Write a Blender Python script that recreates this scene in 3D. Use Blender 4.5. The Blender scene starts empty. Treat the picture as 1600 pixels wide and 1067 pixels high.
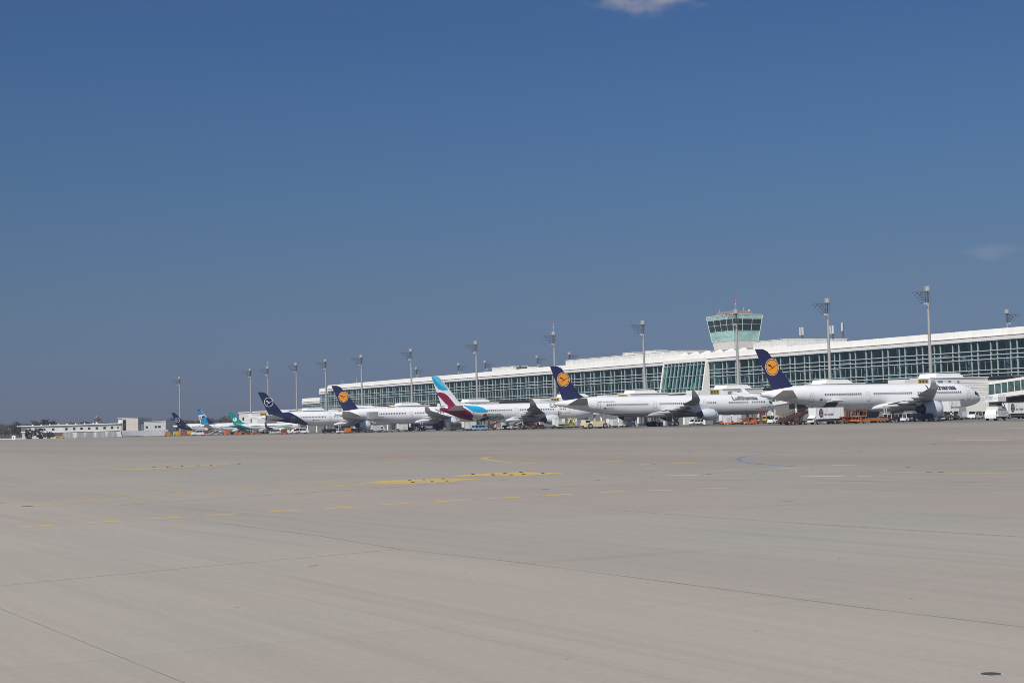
import bpy, bmesh, math, random
from mathutils import Vector, Matrix
random.seed(7)
D = bpy.data
scene = bpy.context.scene
COL = scene.collection
R = math.radians
PI = math.pi

# ------------------------------------------------------------------ frame of the place
TH = R(29.6)
CT, ST = math.cos(TH), math.sin(TH)
N = Vector((CT, ST, 0))          # towards the terminal
A = Vector((-ST, CT, 0))         # along the terminal, away from the camera
EYE = 2.1
def P(n, a, z=0.0):
    return Vector((N.x*n + A.x*a, N.y*n + A.y*a, z))

# ------------------------------------------------------------------ camera
F = 2500.0
ROLL = R(1.5)
PITCH = math.atan(127.0*math.cos(ROLL)/F)
fwd = Vector((0, math.cos(PITCH), math.sin(PITCH)))
up0 = Vector((0, -math.sin(PITCH), math.cos(PITCH)))
xr = Vector((1, 0, 0))
cr = xr*math.cos(ROLL) - up0*math.sin(ROLL)
cu = xr*math.sin(ROLL) + up0*math.cos(ROLL)
cam_d = D.cameras.new('camera')
cam = D.objects.new('camera', cam_d)
COL.objects.link(cam)
cam.matrix_world = Matrix(((cr.x, cu.x, -fwd.x, 0), (cr.y, cu.y, -fwd.y, 0), (cr.z, cu.z, -fwd.z, EYE), (0, 0, 0, 1)))
cam_d.sensor_width = 36
cam_d.lens = 36*F/1600
cam_d.clip_start = 0.1
cam_d.clip_end = 30000
scene.camera = cam
# survey helpers: a sight line through a photo column / point meets a line or the ground of the place
def ray(px, py):
    return fwd + cr*((px-800)/F) - cu*((py-533.5)/F)
def hor(px):
    return 660.5 - math.tan(ROLL)*(px-800)
def n_at(px, a):
    d = ray(px, hor(px)); t = a/d.dot(A); return t*d.dot(N)
def a_at(px, n):
    d = ray(px, hor(px)); t = n/d.dot(N); return t*d.dot(A)
def gnd(px, py):
    d = ray(px, py); t = -EYE/d.z
    return Vector((d.x*t, d.y*t, 0))
def sight(px, dist):
    d = ray(px, hor(px)); d.z = 0; d = d/d.y
    return Vector((d.x*dist, dist, 0))

# ------------------------------------------------------------------ materials
MATS = {}
def nodes_of(m):
    m.use_nodes = True
    nt = m.node_tree
    return nt, nt.nodes['Principled BSDF']
def mat(name, col, rough=0.5, metal=0.0, var=0.06, scale=1.5, spec=0.5, coat=0.0, streak=0.0):
    """procedural paint / metal / concrete: base colour with worn, slightly uneven tint"""
    if name in MATS: return MATS[name]
    m = D.materials.new(name); nt, b = nodes_of(m); L = nt.links
    tc = nt.nodes.new('ShaderNodeTexCoord')
    nz = nt.nodes.new('ShaderNodeTexNoise'); nz.inputs['Scale'].default_value = scale; nz.inputs['Detail'].default_value = 5
    if streak:
        mp = nt.nodes.new('ShaderNodeMapping'); mp.inputs['Scale'].default_value = (1, 1, streak)
        L.new(tc.outputs['Object'], mp.inputs['Vector']); L.new(mp.outputs['Vector'], nz.inputs['Vector'])
    else:
        L.new(tc.outputs['Object'], nz.inputs['Vector'])
    rp = nt.nodes.new('ShaderNodeValToRGB')
    c0 = [max(0, c*(1-var*1.6)) for c in col]; c1 = [min(1, c*(1+var)) for c in col]
    rp.color_ramp.elements[0].position = 0.3; rp.color_ramp.elements[1].position = 0.7
    rp.color_ramp.elements[0].color = (*c0, 1); rp.color_ramp.elements[1].color = (*c1, 1)
    L.new(nz.outputs['Fac'], rp.inputs['Fac']); L.new(rp.outputs['Color'], b.inputs['Base Color'])
    b.inputs['Roughness'].default_value = rough; b.inputs['Metallic'].default_value = metal
    b.inputs['Specular IOR Level'].default_value = spec; b.inputs['Coat Weight'].default_value = coat
    MATS[name] = m
    return m
def nmath(nt, op, a, b=None, c=None):
    n = nt.nodes.new('ShaderNodeMath'); n.operation = op
    for i, v in enumerate((a, b, c)):
        if v is None: continue
        if isinstance(v, (int, float)): n.inputs[i].default_value = v
        else: nt.links.new(v, n.inputs[i])
    return n.outputs[0]
def nmix(nt, fac, a, b, blend='MIX'):
    n = nt.nodes.new('ShaderNodeMix'); n.data_type = 'RGBA'; n.blend_type = blend
    for k, v in ((0, fac), (6, a), (7, b)):
        if isinstance(v, (int, float)): n.inputs[k].default_value = v
        elif isinstance(v, tuple): n.inputs[k].default_value = (*v, 1)
        else: nt.links.new(v, n.inputs[k])
    return n.outputs[2]

WHITE = mat('white_paint', (0.78, 0.79, 0.80), 0.35, var=0.03)
OFFWHITE = mat('off_white_paint', (0.66, 0.66, 0.62), 0.5, var=0.05)
PANEL = mat('white_panel', (0.80, 0.79, 0.76), 0.5, var=0.03, scale=0.3)
GREY = mat('grey_paint', (0.30, 0.31, 0.32), 0.5)
LGREY = mat('light_grey_paint', (0.52, 0.54, 0.55), 0.45)
DGREY = mat('dark_grey_paint', (0.07, 0.075, 0.08), 0.5)
BLACK = mat('black_rubber', (0.022, 0.022, 0.024), 0.75)
RUBBER = BLACK
STEEL = mat('galvanised_steel', (0.40, 0.41, 0.41), 0.45, 0.3)
DSTEEL = mat('dark_steel', (0.12, 0.13, 0.14), 0.5, 0.2)
ORANGE = mat('orange_paint', (0.62, 0.15, 0.03), 0.45, var=0.12)
DORANGE = mat('worn_orange_paint', (0.22, 0.075, 0.035), 0.6, var=0.3)
BROWN = mat('brown_red_paint', (0.085, 0.035, 0.026), 0.6, var=0.2)
YELLOW = mat('yellow_paint', (0.72, 0.42, 0.035), 0.45, var=0.1)
RED = mat('red_paint', (0.55, 0.07, 0.05), 0.45)
CREAM = mat('cream_paint', (0.66, 0.58, 0.38), 0.45)
NAVYV = mat('navy_vehicle_paint', (0.012, 0.018, 0.045), 0.35)
BLUEV = mat('pale_blue_paint', (0.25, 0.42, 0.60), 0.4)
GLASSD = mat('dark_window', (0.015, 0.02, 0.025), 0.08, spec=0.8)
LAMP = mat('lamp_lens', (0.75, 0.72, 0.62), 0.2)
LIME = mat('lime_paint', (0.50, 0.60, 0.10), 0.5)
ALU = mat('aluminium', (0.55, 0.57, 0.58), 0.35, 0.5, var=0.08)

# ------------------------------------------------------------------ mesh builder
class MB:
    def __init__(s): s.v = []; s.f = []; s.m = []
    def add(s, vs, fs, mi=0):
        o = len(s.v); s.v += [tuple(v) for v in vs]
        for f in fs: s.f.append([i+o for i in f]); s.m.append(mi)
        return s
    def box(s, c, d, mi=0, rz=0.0, tx=1.0, ty=1.0):
        """centre of base c, size d, top scaled by tx, ty"""
        x, y, z = c; a, b, h = d[0]/2, d[1]/2, d[2]
        vs = [(-a, -b, 0), (a, -b, 0), (a, b, 0), (-a, b, 0), (-a*tx, -b*ty, h), (a*tx, -b*ty, h), (a*tx, b*ty, h), (-a*tx, b*ty, h)]
        if rz:
            cc, ss = math.cos(rz), math.sin(rz); vs = [(p*cc-q*ss, p*ss+q*cc, r) for p, q, r in vs]
        vs = [(p+x, q+y, r+z) for p, q, r in vs]
        return s.add(vs, [(3, 2, 1, 0), (4, 5, 6, 7), (0, 1, 5, 4), (1, 2, 6, 5), (2, 3, 7, 6), (3, 0, 4, 7)], mi)
    def prism(s, poly, y0, y1, mi=0, axis='y'):
        """polygon in x,z pushed along y (axis 'y'), in y,z along x ('x'), in x,y along z ('z')"""
        def to(p, q, w): return (p, w, q) if axis == 'y' else ((w, p, q) if axis == 'x' else (p, q, w))
        k = len(poly)
        vs = [to(p, q, y0) for p, q in poly] + [to(p, q, y1) for p, q in poly]
        fs = [tuple(range(k)), tuple(range(2*k-1, k-1, -1))] + [(i, i+k, (i+1) % k + k, (i+1) % k) for i in range(k)]
        return s.add(vs, fs, mi)
    def loft(s, rings, mi=0, caps=True, closed=True):
        k = len(rings[0]); o = len(s.v)
        for r in rings: s.v += [tuple(p) for p in r]
        for j in range(len(rings)-1):
            for i in range(k if closed else k-1):
                a = o+j*k+i; b = o+j*k+(i+1) % k
                s.f.append([a, b, b+k, a+k]); s.m.append(mi)
        if caps:
            s.f.append([o+i for i in range(k)][::-1]); s.m.append(mi)
            s.f.append([o+(len(rings)-1)*k+i for i in range(k)]); s.m.append(mi)
        return s
    def lathe(s, prof, k=20, axis='x', c=(0, 0, 0), mi=0, caps=True):
        rings = []
        for u, r in prof:
            ring = []
            for i in range(k):
                t = 2*PI*i/k; p, q = r*math.cos(t), r*math.sin(t)
                v = (u, p, q) if axis == 'x' else ((p, u, q) if axis == 'y' else (p, q, u))
                ring.append((v[0]+c[0], v[1]+c[1], v[2]+c[2]))
            rings.append(ring)
        return s.loft(rings, mi, caps)
    def bar(s, p, q, r, k=6, mi=0, r2=None):
        p, q = Vector(p), Vector(q); d = (q-p)
        if d.length < 1e-6: return s
        d.normalize(); u = d.orthogonal().normalized(); w = d.cross(u); r2 = r if r2 is None else r2
        ring = lambda c, rr: [c + u*(rr*math.cos(2*PI*i/k)) + w*(rr*math.sin(2*PI*i/k)) for i in range(k)]
        return s.loft([ring(p, r), ring(q, r2)], mi)
    def build(s, name, ms, parent=None, smooth=False, loc=None, fix=True):
        me = D.meshes.new(name)
        me.from_pydata(s.v, [], s.f)
        if not isinstance(ms, (list, tuple)): ms = [ms]
        for m in ms: me.materials.append(m)
        for p, i in zip(me.polygons, s.m): p.material_index = min(i, len(ms)-1)
        if fix:
            bm = bmesh.new(); bm.from_mesh(me); bmesh.ops.recalc_face_normals(bm, faces=bm.faces); bm.to_mesh(me); bm.free()
        if smooth:
            for p in me.polygons: p.use_smooth = True
            try: me.set_sharp_from_angle(angle=R(38))
            except Exception: pass
        return link(name, me, parent, loc)
def link(name, me, parent=None, loc=None, rot=None):
    o = D.objects.new(name, me); COL.objects.link(o)
    if parent is not None: o.parent = parent
    if loc is not None: o.location = loc
    if rot is not None: o.rotation_euler = rot
    return o
def tag(o, label, cat, group=None):
    o['label'] = label; o['category'] = cat
    if group: o['group'] = group
    return o
def thing(name, label, cat, loc, rz=0.0, group=None):
    o = D.objects.new(name, None); COL.objects.link(o)
    o.location = loc; o.rotation_euler = (0, 0, rz); o.empty_display_size = 0.5
    return tag(o, label, cat, group)
def struct(o):
    o['kind'] = 'structure'; return o
def kids(o): return [c for c in COL.objects if c.parent == o]
def dup(root, loc, rz, label=None):
    tree = {}
    for c in D.objects:
        if c.parent is not None: tree.setdefault(c.parent, []).append(c)
    def cp(o, par):
        c = o.copy(); COL.objects.link(c)
        if par is not None: c.parent = par
        for ch in tree.get(o, []): cp(ch, c)
        return c
    r = cp(root, None)
    r.location = loc; r.rotation_euler = (0, 0, rz)
    if label: r['label'] = label
    return r

def poly_mesh(polys, edge=0.4):
    """flat polygons (u,v) triangulated with edges no longer than edge -> verts, faces"""
    bm = bmesh.new()
    for p in polys:
        vs = [bm.verts.new((u, v, 0)) for u, v in p]
        try: bm.faces.new(vs)
        except Exception: pass
    return bm_fine(bm, edge)
def bm_fine(bm, edge):
    bmesh.ops.triangulate(bm, faces=bm.faces[:])
    for _ in range(6):
        le = [e for e in bm.edges if e.calc_length() > edge]
        if not le: break
        bmesh.ops.subdivide_edges(bm, edges=le, cuts=1, use_grid_fill=False)
        bmesh.ops.triangulate(bm, faces=bm.faces[:])
    bm.verts.index_update()
    vs = [(v.co.x, v.co.y) for v in bm.verts]; fs = [[v.index for v in f.verts] for f in bm.faces]
    bm.free()
    return vs, fs
def text_mesh(body, size, bold=0.02, edge=0.4, shear=0.0):
    c = D.curves.new('lettering', 'FONT'); c.body = body; c.size = size; c.offset = bold*size; c.shear = shear
    c.resolution_u = 3
    o = D.objects.new('lettering', c); COL.objects.link(o)
    bpy.context.view_layer.update()
    me = D.meshes.new_from_object(o.evaluated_get(bpy.context.evaluated_depsgraph_get()))
    D.objects.remove(o); D.curves.remove(c)
    bm = bmesh.new(); bm.from_mesh(me); D.meshes.remove(me)
    bmesh.ops.remove_doubles(bm, verts=bm.verts[:], dist=0.0005)
    return bm_fine(bm, edge)
def circle(cx, cy, r, k=28, r2=None):
    r2 = r if r2 is None else r2
    return [(cx+r*math.cos(2*PI*i/k), cy+r2*math.sin(2*PI*i/k)) for i in range(k)]
def ring_polys(cx, cy, r0, r1, k=32):
    out = []
    for i in range(k):
        a, b = 2*PI*i/k, 2*PI*(i+1)/k
        out.append([(cx+r0*math.cos(a), cy+r0*math.sin(a)), (cx+r1*math.cos(a), cy+r1*math.sin(a)),
                    (cx+r1*math.cos(b), cy+r1*math.sin(b)), (cx+r0*math.cos(b), cy+r0*math.sin(b))])
    return out
CRANE = [[(-0.86, 0.17), (-0.70, 0.31), (-0.34, 0.30), (-0.16, 0.16), (0.04, -0.10), (0.12, -0.09), (0.92, 0.30), (0.94, 0.25), (0.34, -0.10),
          (0.10, -0.26), (-0.08, -0.30), (-0.56, -0.52), (-0.58, -0.47), (-0.06, -0.20), (-0.24, 0.0), (-0.46, 0.05)]]
def flat_decal(name, vf, m, parent, to3d):
    vs, fs = vf
    b = MB(); b.add([to3d(u, v) for u, v in vs], fs)
    return b.build(name, m, parent, fix=False)
# ------------------------------------------------------------------ sun, sky
to_sun = Vector((-0.42, -0.91, 0)).normalized()*math.cos(R(44)) + Vector((0, 0, math.sin(R(44))))
sl = D.lights.new('sun', 'SUN'); sl.energy = 4.6; sl.angle = R(0.53); sl.color = (1.0, 0.945, 0.86)
so = D.objects.new('sun', sl); COL.objects.link(so)
so.rotation_euler = to_sun.to_track_quat('Z', 'Y').to_euler(); so.location = (0, -50, 120)
w = D.worlds.new('World'); scene.world = w; w.use_nodes = True
nt = w.node_tree; bg = nt.nodes['Background']
sky = nt.nodes.new('ShaderNodeTexSky'); sky.sky_type = 'NISHITA'; sky.sun_disc = False
sky.sun_elevation = R(44); sky.sun_rotation = math.atan2(to_sun.x, to_sun.y)
sky.altitude = 450; sky.air_density = 1.0; sky.dust_density = 0.6; sky.ozone_density = 1.5
tc = nt.nodes.new('ShaderNodeTexCoord')
sp = nt.nodes.new('ShaderNodeSeparateXYZ'); nt.links.new(tc.outputs['Generated'], sp.inputs[0])
# the clear spring air of the photograph: the band over the horizon is a muted slate blue
rp = nt.nodes.new('ShaderNodeValToRGB'); cr_ = rp.color_ramp
SKY_STOPS = [(0.0, (0.185, 0.225, 0.44)), (0.022, (0.186, 0.230, 0.435)), (0.083, (0.228, 0.282, 0.408)), (0.141, (0.242, 0.329, 0.462)), (0.199, (0.250, 0.358, 0.510)), (0.247, (0.243, 0.362, 0.540)), (0.5, (0.55, 0.66, 0.80)), (1.0, (0.95, 1.0, 1.0))]
cr_.elements[0].position = SKY_STOPS[0][0]; cr_.elements[1].position = SKY_STOPS[-1][0]
for p_, c_ in SKY_STOPS[1:-1]: cr_.elements.new(p_)
for e_, (p_, c_) in zip(cr_.elements, SKY_STOPS): e_.color = (*[min(1, v) for v in c_], 1)
nt.links.new(sp.outputs[2], rp.inputs['Fac'])
tint = nmix(nt, 1.0, sky.outputs['Color'], rp.outputs['Color'], 'MULTIPLY')
# two small wisps of cloud high in the sky
def wisp(base, px, py, ax, ay, amount, seed):
    c = ray(px, py).normalized(); e1 = cr.normalized(); e2 = cu.normalized()
    def dot(v):
        n = nt.nodes.new('ShaderNodeVectorMath'); n.operation = 'DOT_PRODUCT'
        nt.links.new(tc.outputs['Generated'], n.inputs[0]); n.inputs[1].default_value = v; return n.outputs['Value']
    u = nmath(nt, 'DIVIDE', nmath(nt, 'SUBTRACT', dot(e1), c.dot(e1)), ax)
    v = nmath(nt, 'DIVIDE', nmath(nt, 'SUBTRACT', dot(e2), c.dot(e2)), ay)
    nz = nt.nodes.new('ShaderNodeTexNoise'); nz.inputs['Scale'].default_value = 55; nz.inputs['Detail'].default_value = 6
    mp = nt.nodes.new('ShaderNodeMapping'); mp.inputs['Location'].default_value = (seed, seed, 0); mp.inputs['Scale'].default_value = (1, 1, 2.2)
    nt.links.new(tc.outputs['Generated'], mp.inputs['Vector']); nt.links.new(mp.outputs['Vector'], nz.inputs['Vector'])
    r2 = nmath(nt, 'ADD', nmath(nt, 'MULTIPLY', u, u), nmath(nt, 'MULTIPLY', v, v))
    k = nmath(nt, 'ADD', nmath(nt, 'SUBTRACT', 1.0, r2), nmath(nt, 'MULTIPLY', nmath(nt, 'SUBTRACT', nz.outputs['Fac'], 0.5), 2.2))
    mr = nt.nodes.new('ShaderNodeMapRange'); mr.interpolation_type = 'SMOOTHSTEP'
    mr.inputs['From Min'].default_value = -0.1; mr.inputs['From Max'].default_value = 1.6; mr.inputs['To Max'].default_value = amount
    nt.links.new(k, mr.inputs['Value'])
    return nmix(nt, mr.outputs['Result'], base, CLOUD)
CLOUD = (4.5, 4.15, 4.35)
tint = wisp(tint, 1012, -26, 96/F, 50/F, 0.66, 3.1)
tint = wisp(tint, 1553, 394, 46/F, 14/F, 0.20, 8.4)
nt.links.new(tint, bg.inputs['Color']); bg.inputs['Strength'].default_value = 0.1
scene.view_settings.view_transform = 'Standard'; scene.view_settings.look = 'None'
scene.view_settings.exposure = 0.0; scene.view_settings.gamma = 1
scene.cycles.filter_width = 0.85; scene.cycles.max_bounces = 6; scene.cycles.transparent_max_bounces = 12; scene.cycles.sample_clamp_indirect = 4

# ------------------------------------------------------------------ ground
def ground_material(name, asphalt):
    m = D.materials.new(name); nt, b = nodes_of(m); L = nt.links
    g = nt.nodes.new('ShaderNodeNewGeometry')
    def dot(v):
        n = nt.nodes.new('ShaderNodeVectorMath'); n.operation = 'DOT_PRODUCT'
        L.new(g.outputs['Position'], n.inputs[0]); n.inputs[1].default_value = v; return n.outputs['Value']
    dn, da = dot(N), dot(A)
    def noise(sn, sa, detail=5, rough=0.55, off=0.0):
        c = nt.nodes.new('ShaderNodeCombineXYZ')
        L.new(nmath(nt, 'MULTIPLY_ADD', dn, sn, off), c.inputs[0]); L.new(nmath(nt, 'MULTIPLY_ADD', da, sa, off*0.7), c.inputs[1])
        z = nt.nodes.new('ShaderNodeTexNoise'); z.inputs['Scale'].default_value = 1; z.inputs['Detail'].default_value = detail
        z.inputs['Roughness'].default_value = rough; L.new(c.outputs[0], z.inputs['Vector']); return z.outputs['Fac']
    def ramp(f, stops):
        r = nt.nodes.new('ShaderNodeValToRGB'); e = r.color_ramp.elements
        e[0].position = stops[0][0]; e[1].position = stops[-1][0]
        for p, c in stops[1:-1]: e.new(p)
        for k, (p, c) in zip(e, stops): k.color = (*c, 1)
        L.new(f, r.inputs['Fac']); return r.outputs['Color']
    if asphalt:
        col = ramp(noise(0.12, 0.02), [(0.3, (0.150, 0.145, 0.139)), (0.7, (0.205, 0.197, 0.188))])
        col = nmix(nt, 0.35, col, ramp(noise(1.2, 0.12, off=9), [(0.35, (0.115, 0.111, 0.106)), (0.65, (0.235, 0.227, 0.216))]))
    else:
        # bays of concrete laid in lanes along the terminal: broad tint differences, brushed grain, tyre-dark lanes
        col = ramp(noise(0.05, 0.035, 3), [(0.34, (0.362, 0.314, 0.276)), (0.52, (0.354, 0.323, 0.284)), (0.68, (0.336, 0.322, 0.284))])
        lane = ramp(nmath(nt, 'DIVIDE', nmath(nt, 'ADD', dn, 2.0), 240.0), LANES)
        col = nmix(nt, 1.0, col, lane, 'MULTIPLY')
        brush = ramp(noise(2.6, 0.10, 4, 0.6, 3.3), [(0.30, (0.93, 0.93, 0.93)), (0.55, (1.0, 1.0, 1.0)), (0.75, (1.05, 1.05, 1.045))])
        col = nmix(nt, 0.8, col, brush, 'MULTIPLY')
        fine = ramp(noise(14, 9, 3, 0.6, 1.7), [(0.3, (0.93, 0.93, 0.93)), (0.7, (1.06, 1.06, 1.06))])
        col = nmix(nt, 0.7, col, fine, 'MULTIPLY')
        # rubber and drag streaks, rare and thin
        st = ramp(noise(1.7, 0.05, 3, 0.5, 21), [(0.58, (1, 1, 1)), (0.72, (0.90, 0.895, 0.89))])
        col = nmix(nt, 0.7, col, st, 'MULTIPLY')
        # slabs: each a touch lighter or darker than the next, with hairline joints
        def cell(v, s): return nmath(nt, 'FLOOR', nmath(nt, 'DIVIDE', v, s))
        cc = nt.nodes.new('ShaderNodeCombineXYZ'); L.new(cell(dn, 7.5), cc.inputs[0]); L.new(cell(da, 7.5), cc.inputs[1])
        wn = nt.nodes.new('ShaderNodeTexWhiteNoise'); wn.noise_dimensions = '2D'; L.new(cc.outputs[0], wn.inputs['Vector'])
        col = nmix(nt, 1.0, col, ramp(wn.outputs['Value'], [(0.0, (0.965, 0.965, 0.97)), (1.0, (1.03, 1.025, 1.02))]), 'MULTIPLY')
        for v in (dn, da):
            ln = nmath(nt, 'LESS_THAN', nmath(nt, 'FRACT', nmath(nt, 'DIVIDE', v, 7.5)), 0.0035)
            col = nmix(nt, nmath(nt, 'MULTIPLY', ln, 0.30), col, (0.20, 0.19, 0.18))
        st2 = ramp(noise(0.10, 0.9, 2, 0.4, 41), [(0.70, (1, 1, 1)), (0.76, (0.90, 0.89, 0.88))])
        col = nmix(nt, 0.6, col, st2, 'MULTIPLY')
        stains = ramp(noise(0.35, 0.22, 3, 0.5, 77), [(0.70, (1, 1, 1)), (0.78, (0.86, 0.85, 0.84))])
        col = nmix(nt, 0.8, col, stains, 'MULTIPLY')
    L.new(col, b.inputs['Base Color'])
    b.inputs['Roughness'].default_value = 0.9; b.inputs['Specular IOR Level'].default_value = 0.25
    bp = nt.nodes.new('ShaderNodeBump'); bp.inputs['Strength'].default_value = 0.12; bp.inputs['Distance'].default_value = 0.01
    L.new(noise(30, 24, 3, off=5), bp.inputs['Height']); L.new(bp.outputs['Normal'], b.inputs['Normal'])
    return m
def lane_of(px, py): return (gnd(px, py).dot(N)+2)/240
LANES = [(0.0, (1.03, 1.02, 1.01)), (0.057, (1.02, 1.01, 1.0)), (0.0595, (0.93, 0.935, 0.935)), (0.093, (0.945, 0.95, 0.945)), (0.096, (0.925, 0.925, 0.925)), (0.17, (0.89, 0.89, 0.89)), (0.21, (0.80, 0.79, 0.785)), (0.25, (0.88, 0.875, 0.87)),
         (0.33, (0.79, 0.78, 0.765)), (0.40, (0.86, 0.85, 0.84)), (0.55, (0.78, 0.765, 0.75)), (0.70, (0.86, 0.845, 0.825)), (0.86, (0.80, 0.785, 0.765)), (1.0, (0.88, 0.86, 0.835))]
apron = MB().add([(-2500, -250, 0), (2500, -250, 0), (2500, 2450, 0), (-2500, 2450, 0)], [(0, 1, 2, 3)]).build('ground', ground_material('apron_concrete', False), fix=False)
struct(apron)
asph = MB().add([P(222, -300, 0.012), P(900, -300, 0.012), P(900, 905, 0.012), P(222, 905, 0.012)], [(0, 1, 2, 3)]).build('service_road', ground_material('stand_asphalt', True), fix=False)
struct(asph)
GRASS = mat('spring_grass', (0.10, 0.11, 0.055), 0.9, var=0.3, scale=0.05)
lawn = MB().add([P(-250, 1010, 0.016), P(900, 1010, 0.016), P(900, 1850, 0.016), P(-250, 1850, 0.016)], [(0, 1, 2, 3)]).build('grass_field', GRASS, fix=False)
struct(lawn)

def worn_paint(name, col, keep, sc=(1.1, 0.5)):
    """road paint scuffed through to the concrete in streaks"""
    m = D.materials.new(name); nt, b = nodes_of(m); L = nt.links
    g = nt.nodes.new('ShaderNodeNewGeometry'); mp = nt.nodes.new('ShaderNodeMapping'); mp.inputs['Scale'].default_value = (sc[0], sc[1], 1); mp.inputs['Rotation'].default_value = (0, 0, TH)
    L.new(g.outputs['Position'], mp.inputs['Vector'])
    z = nt.nodes.new('ShaderNodeTexNoise'); z.inputs['Scale'].default_value = 1.6; z.inputs['Detail'].default_value = 6; z.inputs['Roughness'].default_value = 0.65; L.new(mp.outputs[0], z.inputs['Vector'])
    r = nt.nodes.new('ShaderNodeMapRange'); r.inputs['From Min'].default_value = 0.76-0.28*keep; r.inputs['From Max'].default_value = 0.96-0.28*keep; L.new(z.outputs['Fac'], r.inputs['Value'])
    r.inputs['To Min'].default_value = keep; r.inputs['To Max'].default_value = keep*0.25
    L.new(nmix(nt, r.outputs[0], (0.29, 0.268, 0.24), col), b.inputs['Base Color']); b.inputs['Roughness'].default_value = 0.85; b.inputs['Specular IOR Level'].default_value = 0.2
    return m
PAINTY = worn_paint('worn_yellow_marking', (0.57, 0.40, 0.11), 0.85)
PAINTY2 = worn_paint('faded_yellow_marking', (0.52, 0.385, 0.13), 0.58)
PAINTK = mat('black_marking', (0.03, 0.03, 0.032), 0.8)
PAINTB = mat('blue_marking', (0.12, 0.23, 0.38), 0.7, var=0.2)
PAINTW = mat('faded_white_marking', (0.52, 0.50, 0.47), 0.8, var=0.15)
JOINT = mat('joint_sealant', (0.232, 0.22, 0.203), 0.9, var=0.25, scale=0.6)
JOINTL = mat('pale_joint_sealant', (0.37, 0.345, 0.325), 0.9, var=0.1)
def lay(p, z):
    """a coat of paint: under a millimetre close by, a few millimetres where it is seen from far off"""
    return max(0.0008, p.length*2.2e-5)*(z/0.006)
def ribbon(name, pts, width, m, z=0.006):
    """a painted or sealed line on the ground through surveyed points"""
    g = [gnd(*p) for p in pts]; b = MB(); vs = []; fs = []
    for i, p in enumerate(g):
        d = (g[min(i+1, len(g)-1)] - g[max(i-1, 0)]).normalized(); s = Vector((-d.y, d.x, 0))*width/2
        h = lay(p, z); vs += [(p+s).to_tuple()[:2]+(h,), (p-s).to_tuple()[:2]+(h,)]
        if i: k = 2*i; fs.append((k-2, k-1, k+1, k))
    b.add(vs, fs)
    return b.build(name, m, apron, fix=False)
def patch(name, px, m, z=0.006):
    b = MB(); b.add([gnd(*p).to_tuple()[:2]+(lay(gnd(*p), z),) for p in px], [tuple(range(len(px)))]); return b.build(name, m, apron, fix=False)
for x0, y0, x1, y1 in [(30, 822.5, 83, 820), (132, 816.5, 183, 813.5), (220, 810.5, 281, 807.5), (322, 804.5, 372, 802), (424, 798.8, 473, 796), (507, 794, 556, 791.5),
                       (598, 787.8, 645, 785), (680, 783.5, 731, 780), (766, 778.3, 813, 776), (853, 774, 897, 771.2), (931, 769.5, 976, 767.2), (1011, 766.6, 1058, 764.8), (1090, 763.7, 1139, 762)]:
    ribbon('yellow_dash', [(x0, y0), (x1, y1)], 0.34, PAINTY)
ribbon('taxi_line', [(44, 790.4), (125, 783), (200, 777.8), (280, 773.4), (360, 769.3), (470, 763), (565, 757.5)], 0.32, PAINTY2)
ribbon('taxi_line', [(125, 777.3), (200, 771.8), (280, 767), (355, 762.6), (470, 756.5), (565, 752)], 0.32, PAINTY2)
ribbon('taxi_line', [(520, 758.5), (640, 752.5), (745, 748.5)], 0.4, PAINTY)
ribbon('taxi_line', [(905, 721.6), (940, 721), (970, 720.3)], 0.8, PAINTY2)
ribbon('taxi_line', [(1000, 725), (1045, 724), (1086, 723.2)], 0.6, PAINTY)
ribbon('taxi_line', [(1120, 688.9), (1176, 688)], 1.6, PAINTY2)
ribbon('taxi_line', [(865, 689), (950, 687.5)], 1.5, PAINTY2)
ribbon('taxi_line', [(1490, 687.9), (1577, 687.4)], 1.4, PAINTY)
ribbon('taxi_line', [(1562, 669.4), (1640, 668.4)], 2.6, PAINTY)
ribbon('taxi_line', [(1396, 737.2), (1470, 738.5), (1640, 740.2)], 0.45, PAINTY2)
ribbon('taxi_line', [(595, 717.6), (640, 716.6), (676, 715.8)], 0.7, PAINTY)
ribbon('taxi_line', [(40, 719.4), (75, 718.9), (110, 718)], 0.7, PAINTY2)
ribbon('taxi_line', [(358, 713.5), (400, 712)], 0.8, PAINTY2)
ribbon('taxi_line', [(1228, 736.5), (1260, 735.5), (1310, 734.8)], 0.35, PAINTY2)
ribbon('curved_line', [(768, 713.2), (757, 714.8), (755.5, 716.2), (760, 717.8), (775, 720), (795, 722.2), (835, 723.6)], 0.42, PAINTY2)
ribbon('blue_line', [(1262, 707.4), (1205, 708.6), (1175, 711), (1159, 714.2), (1153, 717.2), (1158, 720.6), (1172, 723.3), (1195, 725.5), (1240, 728.4)], 0.17, PAINTB, 0.007)
# the two yellow designation patches with dark inserts, and the farther one
patch('yellow_patch', [(563, 753.9), (600, 750.6), (688, 747.3), (745, 748.4), (708, 751.8), (640, 755), (600, 756.2)], PAINTY2, 0.0075)
patch('yellow_patch', [(697, 743.6), (740, 740.4), (815, 737.2), (884, 739), (820, 742.2), (775, 743.8)], PAINTY2, 0.0075)
for pts in ([(563, 753.9), (600, 751.0), (688, 747.6), (752, 748.4), (735, 749.4), (690, 749.3), (620, 752.6)], [(588, 755.9), (640, 753.3), (700, 750.4), (726, 750.4), (708, 752.0), (640, 755.2), (604, 756.4)],
            [(697, 743.6), (740, 741.6), (790, 740.9), (760, 742.9), (720, 744.1)], [(722, 741.6), (760, 739.2), (815, 737.2), (884, 739), (860, 740.3), (800, 739.8), (770, 740.6)], [(768, 743.7), (815, 741.0), (870, 740.4), (830, 742.2)]):
    patch('yellow_patch', pts, PAINTY, 0.009)
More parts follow.
